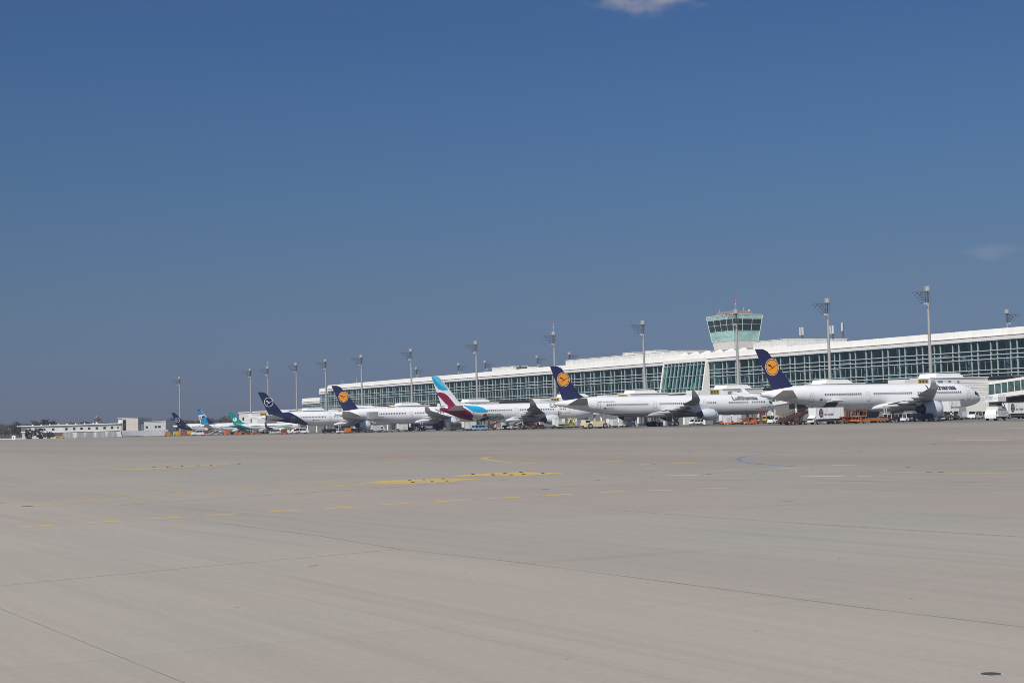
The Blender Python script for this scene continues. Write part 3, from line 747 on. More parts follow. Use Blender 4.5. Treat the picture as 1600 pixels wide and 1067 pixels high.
A320 = narrow(37.6, 3.95, 4.14, 3.85, 11.8, 14.5, 16.4, 22.6, 14.4, (25.2, 5.75, 1.75, 4.2, 2.25), skin='blue_tail', blue=(0.95, 8.6, 1.9), und=(0.0, 0.0), finm=FIN_NEW,
              fin=dict(z0=5.55, z1=11.8, rte=1.7, rle=7.0, tte=-0.9, tle=1.0, t=0.26), logo=(2.15, 8.05, 1.28),
              stab=dict(y0=0.6, x0=5.6, c0=3.6, z0=4.9, y1=6.2, x1=2.2, c1=1.5, z1=5.6), stabm=STAB_NAVY, conem=SIGNW, windows=[(9.4, 17.0), (18.0, 30.4)], doors=(6.6, 31.6),
              cockpit=[[(35.0, 4.35), (35.6, 4.75), (36.3, 4.45), (36.6, 4.1), (35.9, 4.02)]])
B737 = narrow(39.5, 3.76, 4.0, 3.35, 12.5, 15.5, 17.2, 24.4, 14.0, (27.4, 4.85, 1.65, 4.2, 2.15),
              fin=dict(z0=5.1, z1=12.5, rte=1.0, rle=7.2, tte=-1.4, tle=0.7, t=0.26, dorsal=(12.6, 5.32), dh=1.5), ze=4.6,
              stab=dict(y0=0.6, x0=6.0, c0=4.0, z0=4.4, y1=7.0, x1=2.0, c1=1.6, z1=5.2), windows=[(10.4, 18.0), (19.0, 32.2)], doors=(6.8, 33.6),
              cockpit=[[(37.0, 3.95), (37.6, 4.4), (38.3, 4.1), (38.6, 3.75), (37.8, 3.65)]])
E195 = narrow(38.65, 3.0, 3.35, 3.2, 10.5, 14.0, 14.2, 22.0, 13.4, (25.4, 4.8, 1.6, 3.6, 1.85), skin='teal_tail', finm=FIN_TEAL,
              fin=dict(z0=4.6, z1=10.5, rte=2.0, rle=7.4, tte=-0.5, tle=1.3, t=0.24, dorsal=(10.5, 4.85), dh=1.0), cowl=WCOWL,
              stab=dict(y0=0.5, x0=5.8, c0=3.4, z0=4.0, y1=6.0, x1=2.4, c1=1.4, z1=4.6), windows=[(10.0, 31.0)], doors=(8.0, 32.2),
              cockpit=[[(36.3, 3.65), (36.8, 4.0), (37.4, 3.75), (37.7, 3.4), (36.9, 3.35)]])

# --- the eight aircraft
j1 = dict(A350, n0=223.8, a=282.5)
wide_near, _ = airliner(j1, 'twin_engine_jet', 'wide-body jet with orange disc on its fin and an open rear cargo door')
bird_logo(j1, wide_near, 'orange')
j2 = dict(A340, n0=225.0, a=373.6)
four_jet, _ = airliner(j2, 'four_engine_jet', 'long white four-engine jet with grey belly, orange disc on dark blue fin')
bird_logo(j2, four_jet, 'orange')
j3 = dict(A330, n0=228.5, a=452.0)
holiday_jet, _ = airliner(j3, 'holiday_jet', 'white jet with cyan tip and burgundy sweep on its fin', )
j4 = dict(A350, n0=228.0, a=531.0)
wide_mid, _ = airliner(j4, 'twin_engine_jet', 'wide-body jet with orange disc on its fin and a raised lift at its rear door')
bird_logo(j4, wide_mid, 'orange')
j5 = dict(A350, n0=229.7, a=610.0, skin='blue_tail', blue=(1.55, 16.3, 1.6), und=(0.17, 6.3), finm=FIN_NEW, conem=SIGNW, stabm=STAB)
wide_far, _ = airliner(j5, 'twin_engine_jet', 'wide-body jet with plain midnight blue tail and white ringed bird emblem')
bird_logo(j5, wide_far, 'white')
j6 = dict(E195, n0=252.5, a=712.0)
teal_jet, _ = airliner(j6, 'regional_jet', 'small white regional jet with teal fin and teal line along its side')
j7 = dict(B737, n0=252.0, a=754.0)
blue_jet, _ = airliner(j7, 'short_haul_jet', 'white short-haul jet with blue fin, white band and dark tip')
j8 = dict(A320, n0=253.6, a=800.0)
far_jet, _ = airliner(j8, 'short_haul_jet', 'farthest jet of the row, short dark blue tail with white ring and white tail cone')
bird_logo(j8, far_jet, 'white')

# --- writing and liveries on the starboard sides
def fus_text(sp, root, body, x0, z0, width, cap, m=LETTER, bold=0.015):
    vs, fs = text_mesh(body, 1.0, bold, 0.12)
    us = [p[0] for p in vs]; u0, u1 = min(us), max(us); vmax = max(p[1] for p in vs)
    k = width/(u1-u0); kv = cap/vmax
    f = arc_text(sp, x0, z0)
    return flat_decal('airline_name', ([((u-u0)*k, v*kv) for u, v in vs], fs), m, root, f)
fus_text(j1, wide_near, 'Lufthansa', n_at(1452.5, 279.6)-223.8, 7.26, 9.2, 1.55, bold=0.03)
fus_text(j2, four_jet, 'Lufthansa', n_at(1146.3, 370.9)-225.0, 6.98, 9.2, 1.50, bold=0.03)
fus_text(j2, four_jet, 'Lufthansa.com', n_at(935.5, 370.9)-225.0, 7.05, 5.6, 0.48, bold=0.0)
fus_text(j3, holiday_jet, 'Eurowings', n_at(861.5, 449.3)-228.5, 6.85, 9.4, 1.45, mat('livery_name_grey', (0.10, 0.06, 0.09), 0.4))
def rear_marks(sp, root, x, z):
    """small flag and registration strokes, too small to read in the photograph"""
    g = lambda a, b, c, d: [(a, c), (b, c), (b, d), (a, d)]
    ps = [g(x, x+0.75, z, z+0.36)] + [g(x+1.1+0.42*i, x+1.4+0.42*i, z+0.04, z+0.30) for i in range(5)]
    flat_decal('registration', poly_mesh(ps, 0.3), C_GREY, root, on_fuselage(sp, 0.03))
    flat_decal('flag', poly_mesh([g(x, x+0.75, z+0.12, z+0.36)], 0.3), LETTER, root, on_fuselage(sp, 0.045))
rear_marks(j1, wide_near, 14.9, 5.3); rear_marks(j2, four_jet, 14.6, 5.2); rear_marks(j4, wide_mid, 14.9, 5.3); rear_marks(j5, wide_far, 21.0, 5.2)
g4 = lambda a, b, c, d: [(a, c), (b, c), (b, d), (a, d)]
for sp, r_, x in ((j1, wide_near, 57.4), (j2, four_jet, 69.0)):
    flat_decal('door_stencil', poly_mesh([g4(x, x+1.7, 4.75, 4.95), g4(x+2.6, x+3.8, 4.7, 4.88)], 0.3), C_GREY, r_, on_fuselage(sp, 0.03))
# open cargo door of the nearest jet: dark hold and raised panel
flat_decal('cargo_hold', poly_mesh([[(16.6, 2.95), (20.0, 2.75), (20.0, 4.95), (17.0, 4.95)]], 0.25), mat('cargo_hold_dark', (0.05, 0.055, 0.06), 0.7), wide_near, on_fuselage(j1, 0.03))
cd = MB().box((18.4, 0, 0), (3.6, 2.1, 0.16)).build('cargo_door', FAIR, wide_near); cd.location = (0, -3.75, 5.0); cd.rotation_euler = (R(-8), 0, 0)
# holiday jet: fin and side shapes
FA, FU = on_fin(j3, 0.03), on_fuselage(j3, 0.04)
flat_decal('fin_tip_colour', poly_mesh([[(-1.40, 17.32), (0.75, 17.32), (1.35, 17.0), (4.15, 13.35), (4.3, 13.05), (2.2, 12.95), (0.9, 13.4), (-0.55, 15.2)]], 0.5), C_CYAN, holiday_jet, FA)
flat_decal('fin_tip_colour', poly_mesh([[(-1.30, 17.32), (0.75, 17.32), (1.35, 17.0), (4.15, 13.35), (4.25, 13.2), (2.4, 14.0), (0.5, 15.6)]], 0.5), C_SKY, holiday_jet, on_fin(j3, 0.045))
flat_decal('fin_sweep', poly_mesh([[(0.05, 12.15), (1.3, 12.3), (2.9, 12.05), (4.2, 11.2), (5.6, 9.6), (6.9, 8.05), (4.3, 8.05), (3.3, 8.7), (1.6, 10.6)]], 0.5), C_BURG, holiday_jet, FA)
flat_decal('side_sweep', poly_mesh([[(1.0, 7.35), (2.4, 7.55), (3.6, 7.2), (4.0, 7.95), (7.0, 8.2), (9.0, 7.4), (11.0, 6.0), (12.6, 4.5), (13.3, 3.1), (11.0, 3.35), (8.0, 4.2), (5.0, 5.3), (2.6, 6.2), (1.0, 6.75)]], 0.18), C_BURG, holiday_jet, on_fuselage(j3, 0.08))
flat_decal('side_wave', poly_mesh([[(8.8, 8.30), (10.2, 8.10), (11.8, 7.85), (14.0, 7.75), (15.8, 7.2), (17.4, 6.0), (16.8, 5.72), (14.4, 5.70), (12.2, 6.0), (10.6, 6.9)]], 0.35), C_CYAN, holiday_jet, on_fuselage(j3, 0.05))
flat_decal('side_picture', poly_mesh([[(16.60, 4.9), (17.90, 5.3), (19.60, 5.1), (21.30, 5.3), (22.70, 4.7), (23.40, 3.6), (22.30, 3.0), (19.70, 3.1), (17.70, 3.0)]], 0.4), C_FOREST, holiday_jet, on_fuselage(j3, 0.04))
flat_decal('side_picture', poly_mesh([[(15.50, 3.0), (17.70, 3.0), (18.10, 3.7), (17.30, 4.3), (15.90, 4.0)]], 0.3), C_DBLUE, holiday_jet, on_fuselage(j3, 0.055))
flat_decal('side_picture', poly_mesh([[(15.50, 4.6), (16.30, 4.2), (17.10, 4.5), (16.90, 5.2), (15.90, 5.3)]], 0.3), C_DARKRED, holiday_jet, on_fuselage(j3, 0.055))
tx = n_at(872.2, 449.3)-228.5
flat_decal('side_triangle', poly_mesh([[(tx, 4.3), (tx, 5.6), (tx+1.6, 4.95)]], 0.3), C_DARKRED, holiday_jet, FU)
flat_decal('side_triangle', poly_mesh([[(tx+0.25, 4.62), (tx+0.25, 5.28), (tx+1.1, 4.95)]], 0.3), SIGNW, holiday_jet, on_fuselage(j3, 0.055))
flat_decal('side_caption', poly_mesh([g4(tx+2.4+0.6*i, tx+2.8+0.6*i, 4.75, 5.1) for i in range(4)], 0.3), C_GREY, holiday_jet, FU)
# short-haul jet with the blue fin
FA = on_fin(j7, 0.03)
flat_decal('fin_blue', poly_mesh([[(-1.38, 12.45), (0.35, 12.45), (0.8, 12.1), (2.6, 10.05), (-0.6, 9.9)]], 0.5), C_MBLUE, blue_jet, FA)
flat_decal('fin_tip', poly_mesh([[(-1.38, 12.45), (0.4, 12.45), (0.75, 12.15), (0.2, 11.95), (-1.2, 12.1)]], 0.5), C_DBLUE, blue_jet, on_fin(j7, 0.05))
flat_decal('fin_blue', poly_mesh([[(0.75, 7.4), (1.0, 8.1), (1.9, 8.8), (3.0, 9.0), (4.2, 8.3), (7.2, 5.2), (1.0, 5.2)]], 0.5), C_MBLUE, blue_jet, FA)
flat_decal('fin_edge', poly_mesh([[(3.3, 9.2), (3.9, 8.6), (7.4, 5.6), (9.0, 5.35), (7.0, 5.2), (4.6, 5.3), (4.0, 7.2)]], 0.5), C_DBLUE, blue_jet, on_fin(j7, 0.05))
flat_decal('fin_emblem', poly_mesh([[(1.2, 8.9), (1.9, 9.5), (2.9, 9.35), (2.5, 8.7), (1.8, 8.2)]], 0.4), C_DBLUE, blue_jet, on_fin(j7, 0.06))
flat_decal('fin_emblem', poly_mesh([[(-0.1, 8.8), (0.7, 9.2), (0.9, 8.6), (0.4, 7.6)]], 0.4), mat('livery_rose', (0.55, 0.32, 0.32), 0.4), blue_jet, on_fin(j7, 0.06))
# regional jet emblem
flat_decal('fin_emblem', poly_mesh([circle(2.6, 7.1, 0.95, 20)], 0.5), SIGNW, teal_jet, on_fin(j6, 0.03))
flat_decal('fin_emblem', poly_mesh([[(1.3, 7.0), (2.3, 7.5), (2.7, 7.0), (2.1, 6.6)]], 0.4), SIGNW, teal_jet, on_fin(j6, 0.04))
flat_decal('fin_emblem', poly_mesh([[(2.0, 7.75), (2.7, 7.8), (2.6, 7.2), (2.2, 7.2)]], 0.4), FIN_TEAL, teal_jet, on_fin(j6, 0.05))
flat_decal('fin_streak', poly_mesh([[(3.2, 5.5), (4.4, 5.0), (5.9, 4.6), (4.6, 4.6), (3.4, 5.1)]], 0.4), C_MINT, teal_jet, on_fin(j6, 0.04))
# ------------------------------------------------------------------ terminal
def glass_material(name, tint, gloss, rough=0.03):
    m = D.materials.new(name); m.use_nodes = True; nt = m.node_tree; nt.nodes.clear(); L = nt.links
    out = nt.nodes.new('ShaderNodeOutputMaterial'); mx = nt.nodes.new('ShaderNodeMixShader')
    tr = nt.nodes.new('ShaderNodeBsdfTransparent'); gl = nt.nodes.new('ShaderNodeBsdfGlossy')
    tc = nt.nodes.new('ShaderNodeTexCoord'); nz = nt.nodes.new('ShaderNodeTexNoise'); nz.inputs['Scale'].default_value = 0.35
    L.new(tc.outputs['Object'], nz.inputs['Vector'])
    col = nmix(nt, nz.outputs['Fac'], tuple(c*0.85 for c in tint), tuple(c*1.12 for c in tint))
    L.new(col, tr.inputs['Color']); gl.inputs['Color'].default_value = (0.75, 0.95, 0.92, 1); gl.inputs['Roughness'].default_value = rough
    lw = nt.nodes.new('ShaderNodeLayerWeight'); lw.inputs['Blend'].default_value = 0.5
    fr = nmath(nt, 'MULTIPLY_ADD', nmath(nt, 'POWER', lw.outputs['Facing'], 4.0), 0.7, gloss)
    L.new(fr, mx.inputs[0]); L.new(tr.outputs[0], mx.inputs[1]); L.new(gl.outputs[0], mx.inputs[2]); L.new(mx.outputs[0], out.inputs['Surface'])
    return m
GLASS = glass_material('facade_glass', (0.69, 0.785, 0.80), 0.085)
GLASS2 = glass_material('sloped_glass', (0.66, 0.83, 0.79), 0.07)
MULL = mat('facade_mullion', (0.33, 0.39, 0.395), 0.45, var=0.04)
RAILM = mat('facade_rail', (0.45, 0.505, 0.505), 0.45, var=0.04)
def seamed(name, col, pitch):
    """coated metal sheets: hairline seams every few metres and faint dirt runs"""
    m = mat(name, col, 0.5, var=0.03, scale=0.2); nt = m.node_tree; L = nt.links; b = nt.nodes['Principled BSDF']
    src = b.inputs['Base Color'].links[0].from_socket
    tc = nt.nodes.new('ShaderNodeTexCoord'); s = nt.nodes.new('ShaderNodeSeparateXYZ'); L.new(tc.outputs['Object'], s.inputs[0])
    seam = nmath(nt, 'LESS_THAN', nmath(nt, 'FRACT', nmath(nt, 'DIVIDE', s.outputs[1], pitch)), 0.035)
    col_ = nmix(nt, nmath(nt, 'MULTIPLY', seam, 0.30), src, (0.42, 0.41, 0.40))
    mp = nt.nodes.new('ShaderNodeMapping'); mp.inputs['Scale'].default_value = (0.3, 1.6, 0.12); nz = nt.nodes.new('ShaderNodeTexNoise'); nz.inputs['Scale'].default_value = 1; nz.inputs['Detail'].default_value = 5
    L.new(tc.outputs['Object'], mp.inputs[0]); L.new(mp.outputs[0], nz.inputs['Vector'])
    r = nt.nodes.new('ShaderNodeMapRange'); r.inputs['From Min'].default_value = 0.52; r.inputs['From Max'].default_value = 0.8; r.inputs['To Max'].default_value = 0.30; L.new(nz.outputs['Fac'], r.inputs['Value'])
    L.new(nmix(nt, r.outputs[0], col_, (0.50, 0.47, 0.43)), b.inputs['Base Color']); return m
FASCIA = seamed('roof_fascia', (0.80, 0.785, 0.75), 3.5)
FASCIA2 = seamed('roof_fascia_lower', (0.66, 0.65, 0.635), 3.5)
RIBBED = mat('ribbed_cladding', (0.66, 0.655, 0.63), 0.5, var=0.10, scale=1.2)
INTERIOR = mat('interior_wall', (0.46, 0.52, 0.53), 0.8, var=0.4, scale=0.12)
INFLOOR = mat('interior_floor', (0.46, 0.50, 0.49), 0.6, var=0.1)
INGREEN = mat('interior_stair_panel', (0.50, 0.60, 0.57), 0.5, var=0.06)
LOWER = mat('lower_wall_panel', (0.20, 0.20, 0.20), 0.6, var=0.08, scale=0.3)
A_0, D_0 = 180.0, 325.0
term = thing('terminal_building', 'long white-roofed terminal with a glazed upper floor running behind the parked jets', 'airport terminal', P(D_0, A_0), TH)
def ay(a): return a-A_0
LEN = 765-A_0
WA0, WA1 = 437.5, 463.0
# ground floor, roof and interior
for y0, y1, zt in ((0, LEN, 10.95), (LEN, ay(776), 10.95), (ay(776), ay(800), 9.9)):
    MB().box((23.2, (y0+y1)/2, 0), (44, y1-y0-0.02, zt)).build('lower_wall', LOWER, term)
def fascia(y0, y1, zb, name='roof'):
    b = MB()
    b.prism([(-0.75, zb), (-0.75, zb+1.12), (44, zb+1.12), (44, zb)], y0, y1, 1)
    b.prism([(-0.95, zb+1.125), (-0.95, zb+1.32), (43.9, zb+1.32), (43.9, zb+1.125)], y0, y1, 0)
    b.prism([(-0.72, zb+1.325), (-0.40, zb+3.0), (0.2, zb+3.1), (43.5, zb+3.1), (43.5, zb+1.325)], y0, y1, 0)
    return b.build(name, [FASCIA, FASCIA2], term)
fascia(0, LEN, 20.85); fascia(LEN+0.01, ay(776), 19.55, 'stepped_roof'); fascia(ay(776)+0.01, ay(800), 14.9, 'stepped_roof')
for y0, y1, z in ((0, LEN, 10.96), (LEN, ay(776), 10.96), (ay(776), ay(800), 9.92)):
    MB().box((10.2, (y0+y1)/2, z), (19.6, y1-y0-0.04, 0.3)).build('floor_slab', INFLOOR, term)
MB().box((12.2, LEN/2, 15.45), (15, LEN-0.1, 0.35)).build('mezzanine', INFLOOR, term)
MB().box((20.3, LEN/2, 11.3), (0.4, LEN-0.1, 9.5)).build('interior_wall', INTERIOR, term)
MB().box((20.3, ay(782.4), 10.3), (0.4, 34.6, 4.55)).build('interior_wall', INTERIOR, term)
b = MB()
for i in range(80): b.box((3.2, 2.2+7*i+ (3.5 if i % 2 else 0), 11.27), (0.5, 0.5, 9.57))
b.build('interior_columns', mat('interior_column', (0.42, 0.46, 0.46), 0.6), term)
# facade bays: a glass sheet framed by two fins and five rails
def bay_meshes(zb, zt, rails, w):
    g = MB().box((0.06, w/2, zb), (0.06, w, zt-zb))
    fr = MB()
    for y in (0.0, w*2/3): fr.box((-0.14, y, zb), (0.30, 0.24, zt-zb))
    for z in rails: fr.box((-0.21, w/2, z-0.11), (0.46, w-0.002, 0.22), 1)
    z0 = rails[-2]+0.1; z1 = rails[-3]-0.1
    fr.box((-0.04, w/3, z0), (0.10, 0.10, z1-z0))
    fr.m = [v for v in fr.m]
    return g, fr
BW = 7.0
gA, fA = bay_meshes(11.27, 20.85, (18.2, 17.0, 15.9, 13.0, 12.0), BW)
b0 = gA.build('window_bay', GLASS, term); f0 = fA.build('window_frame', [MULL, RAILM], b0)
bays = []
y = ay(463.2)
while y+BW <= LEN+0.5: bays.append(y); y += BW
y = ay(436.9)-BW
while y > ay(262): bays.append(y); y -= BW
b0.location = (0, bays[0], 0)
for y in bays[1:]:
    o = link('window_bay', b0.data, term, (0, y, 0)); link('window_frame', f0.data, o)
gB, fB = bay_meshes(10.22, 14.9, (14.2, 12.9, 12.2, 10.9, 10.6), 6.0)
bb = gB.build('window_bay', GLASS, term); fb = fB.build('window_frame', [MULL, RAILM], bb); bb.location = (0, ay(776.3), 0)
for k in range(1, 4): o = link('window_bay', bb.data, term, (0, ay(776.3)+6*k, 0)); link('window_frame', fb.data, o)
gC, fC = bay_meshes(11.27, 19.55, (18.2, 17.0, 15.9, 13.0, 12.0), 5.3)
bc = gC.build('window_bay', GLASS, term); fc = fC.build('window_frame', [MULL, RAILM], bc); bc.location = (0, LEN+0.3, 0)
o = link('window_bay', bc.data, term, (0, LEN+5.6, 0)); link('window_frame', fc.data, o)
rs = random.Random(5); b = MB()
for k in range(90):
    y = rs.uniform(ay(265), LEN-3); z = rs.choice((11.4, 11.4, 15.9)); h_ = rs.uniform(1.0, 3.2); w_ = rs.uniform(0.8, 3.4)
    b.box((rs.uniform(1.2, 6.0), y, z), (0.12, w_, h_), rs.randrange(3))
b.box((1.4, ay(435), 11.5), (0.15, 3.6, 9.0), 2)
b.build('interior_screens', [mat('screen_pale', (0.42, 0.50, 0.48), 0.6), mat('screen_dark', (0.07, 0.09, 0.10), 0.6), mat('screen_green', (0.38, 0.56, 0.51), 0.5)], term)
# stairs seen through the glass
for a in (287, 331, 372, 416, 470, 512, 560, 604, 650, 700, 742):
    y = ay(a); b = MB()
    b.prism([(y+7.0, 12.6), (y+5.8, 12.6), (y+0.6, 17.0), (y-2.6, 17.0), (y-2.6, 17.7), (y+1.0, 17.7), (y+6.6, 13.3), (y+11, 13.3), (y+11, 12.6)], 1.6, 2.9, axis='x')
    b.build('escalator', INGREEN, term)
# the bay with the outward sloping glass wall and its white cheeks
y0, y1 = ay(WA0), ay(WA1); b = MB()
wp = [(-1.0, 21.6), (-3.1, 10.9), (0.0, 10.9), (0.0, 21.6)]
for s in (y0, y1-0.55): b.prism([(p-0.12*(p < -0.5), q) for p, q in wp], s, s+0.55)
b.prism([(-3.25, 10.6), (-3.25, 11.0), (0.3, 11.0), (0.3, 10.6)], y0, y1); b.prism([(-1.15, 21.2), (-1.2, 22.35), (-0.98, 22.35), (-0.98, 21.2)], y0, y1)
wf = b.build('gable_frame', FASCIA, term)
sl = lambda z: -3.1+(z-10.9)*(2.1/10.7)
MB().loft([[(sl(11.0)+0.25, y0+0.56, 11.0), (sl(11.0)+0.33, y0+0.56, 11.0), (sl(21.2)+0.33, y0+0.56, 21.2), (sl(21.2)+0.25, y0+0.56, 21.2)],
           [(sl(11.0)+0.25, y1-0.56, 11.0), (sl(11.0)+0.33, y1-0.56, 11.0), (sl(21.2)+0.33, y1-0.56, 21.2), (sl(21.2)+0.25, y1-0.56, 21.2)]]).build('sloped_window', GLASS2, term)
b = MB()
for i in range(1, 11):
    y = y0+0.56+(y1-y0-1.12)*i/11
    b.prism([(sl(11.0)-0.02, 11.0), (sl(21.2)-0.02, 21.2), (sl(21.2)+0.8, 21.2), (sl(11.0)+0.8, 11.0)], y-0.11, y+0.11)
for z in (20.1, 16.4, 12.3): b.box((sl(z)+0.04, (y0+y1)/2, z), (0.2, y1-y0-1.12, 0.2))
b.build('sloped_window_frame', MULL, term)
# things standing on the roof and belonging to it
def roof_box(a0, a1, x0, x1, h, name='roof_penthouse', m=None, z=23.95):
    b = MB().box(((x0+x1)/2, ay((a0+a1)/2), z), (x1-x0, abs(a1-a0), h-0.12)); b.box(((x0+x1)/2, ay((a0+a1)/2), z+h-0.12), (x1-x0+0.3, abs(a1-a0)+0.3, 0.14), 1)
    for i in range(int(abs(a1-a0)/0.9)): b.box((x0-0.04, ay(min(a0, a1))+0.5+0.9*i, z), (0.08, 0.28, h-0.13))
    return b.build(name, [m or RIBBED, FASCIA], term)
roof_box(a_at(1068.6, 328), a_at(892.5, 328), 1.2, 14, 1.9)
roof_box(a_at(1240.5, 328), a_at(1187.3, 328), 1.2, 26, 2.5)
roof_box(a_at(810, 328), a_at(777, 328), 1.2, 8, 1.5)
roof_box(a_at(840, 332), a_at(826, 332), 4, 8, 0.8); roof_box(a_at(1000, 330), a_at(983, 330), 3, 8, 0.9, z=25.85); roof_box(a_at(1035, 330), a_at(1018, 330), 3, 8, 0.9, z=25.85)
for k in range(7):
    y = ay(a_at(1178, 328))+0.3+k*6.6; b = MB()
    b.prism([(y, 23.95), (y+1.0, 24.85), (y+2.6, 24.85), (y+6.0, 24.15), (y+6.0, 23.95)], 1.6, 9.5, 0, 'x'); b.m[2] = 1; b.build('skylight', [FASCIA, GREY], term)
for px, hh in ((812, 1.0), (816, 1.4), (821, 0.9), (824, 1.1), (1058, 1.3), (1061, 1.6), (1066, 1.2)):
    MB().box((3.2, ay(a_at(px, 328.5)), 23.95), (0.9, 0.8, hh)).build('roof_fan', DGREY, term)
for a in (262, 305, 349, 393, 437, 480, 524, 568, 612, 656, 700):
    MB().box((0.95, ay(a), 4.5), (0.16, 9, 3.4)).build('gate_window', GLASSD, term)
    MB().box((1.02, ay(a+14), 0), (0.3, 5, 4.2)).build('gate_door', LGREY, term)

# low annex beyond the end of the terminal
a0, a1 = a_at(480, 327), a_at(374, 327)
annex = thing('low_annex', 'low pale building with small dark windows beyond the stepped end of the terminal', 'building', P(327, a0), TH)
AW = mat('annex_wall', (0.66, 0.67, 0.61), 0.6, var=0.05, scale=0.2); LA = a1-a0
MB().box((12, LA/2, 0), (24, LA, 12.0)).build('wall', AW, annex)
MB().box((12, LA/2, 12.0), (24.8, LA+0.8, 0.55)).build('roof', FASCIA, annex)
for i, q in enumerate((0.93, 0.82, 0.70, 0.52, 0.4, 0.28, 0.12)):
    MB().box((-0.02, LA*q, 7.6), (0.1, 3.4, 1.9)).build('window', GLASSD, annex)
    MB().box((-0.02, LA*q-4, 3.0), (0.1, 4.2, 1.7)).build('window', GLASSD, annex)
MB().box((-2.6, LA*0.76, 2.2), (5, 5, 7.0)).build('stair_block', PANEL, annex)

# ------------------------------------------------------------------ apron control tower on the roof
a_c = a_at(1149.8, 340)
tower = thing('control_tower', 'green glass control tower that widens upward behind the terminal roof', 'control tower', P(340, a_c, 0), TH)
T0, T1 = 13.2, 15.2      # depth along n, width along a at the top
def tring(z, o=0.0):
    t = (z-25.9)/(37.7-25.9); i = 1.75*(1-t)-o
    return [(i, i, z), (T0-i, i, z), (T0-i, T1-i, z), (i, T1-i, z)]
BEIGE = mat('tower_beige', (0.56, 0.535, 0.51), 0.6, var=0.05)
TGREEN = mat('tower_green_glass', (0.31, 0.49, 0.46), 0.15, var=0.16, scale=0.5)
TDARK = mat('tower_window', (0.02, 0.035, 0.042), 0.06, spec=0.8)
MB().box((T0/2, T1/2, 0), (T0-4, T1-4, 24.4)).build('tower_shaft', BEIGE, tower)
MB().loft([tring(24.3), tring(28.55)]).build('tower_base', BEIGE, tower)
MB().loft([tring(28.56), tring(32.1)]).build('green_band', TGREEN, tower)
MB().loft([tring(32.11), tring(36.2)]).build('control_room_window', TDARK, tower)
MB().loft([tring(36.21), tring(37.6)]).build('green_band', TGREEN, tower)
b = MB()
for z in (32.1, 34.25, 36.2, 37.6, 30.2, 28.55):
    r0 = tring(z-0.07, 0.08); r1 = tring(z+0.07, 0.08); b.loft([r0, r1])
for c in range(4): 
    p, q = tring(28.6, 0.05)[c], tring(37.6, 0.05)[c]; b.bar(p, q, 0.14, 6)
for f_, k in ((0, 3), (3, 4), (1, 4), (2, 3)):
    for i in range(1, k):
        lo, hi = tring(32.1, 0.04), tring(36.2, 0.04)
        u = i/k; p = [l+(m_-l)*u for l, m_ in zip(lo[f_], lo[(f_+1) % 4])]; q = [l+(m_-l)*u for l, m_ in zip(hi[f_], hi[(f_+1) % 4])]; b.bar(p, q, 0.09, 5)
b.build('window_frame', mat('tower_frame', (0.40, 0.52, 0.50), 0.4), tower)
MB().box((T0/2, T1/2, 37.67), (T0-0.3, T1-0.3, 0.16)).build('roof', LGREY, tower)
MB().box((T0/2, T1/2, 37.84), (T0-4.4, T1-4.4, 1.35), tx=0.86, ty=0.86).build('roof_plant', mat('tower_plant_brown', (0.22, 0.185, 0.17), 0.7), tower)
for x_, y_, h_ in ((3.5, 3.5, 1.2), (8, 4, 1.9), (9.5, 9, 1.0), (3.2, 11.5, 1.4)): MB().bar((x_, y_, 37.8), (x_, y_, 39.3+h_*0.6), 0.06).build('whip_antenna', LGREY, tower)
MB().lathe([(40.0, 0.02), (40.1, 0.28), (40.5, 0.28), (40.6, 0.02)], 10, 'z', (9.5, 2.8, -1.0)).build('weather_dome', WHITE, tower)

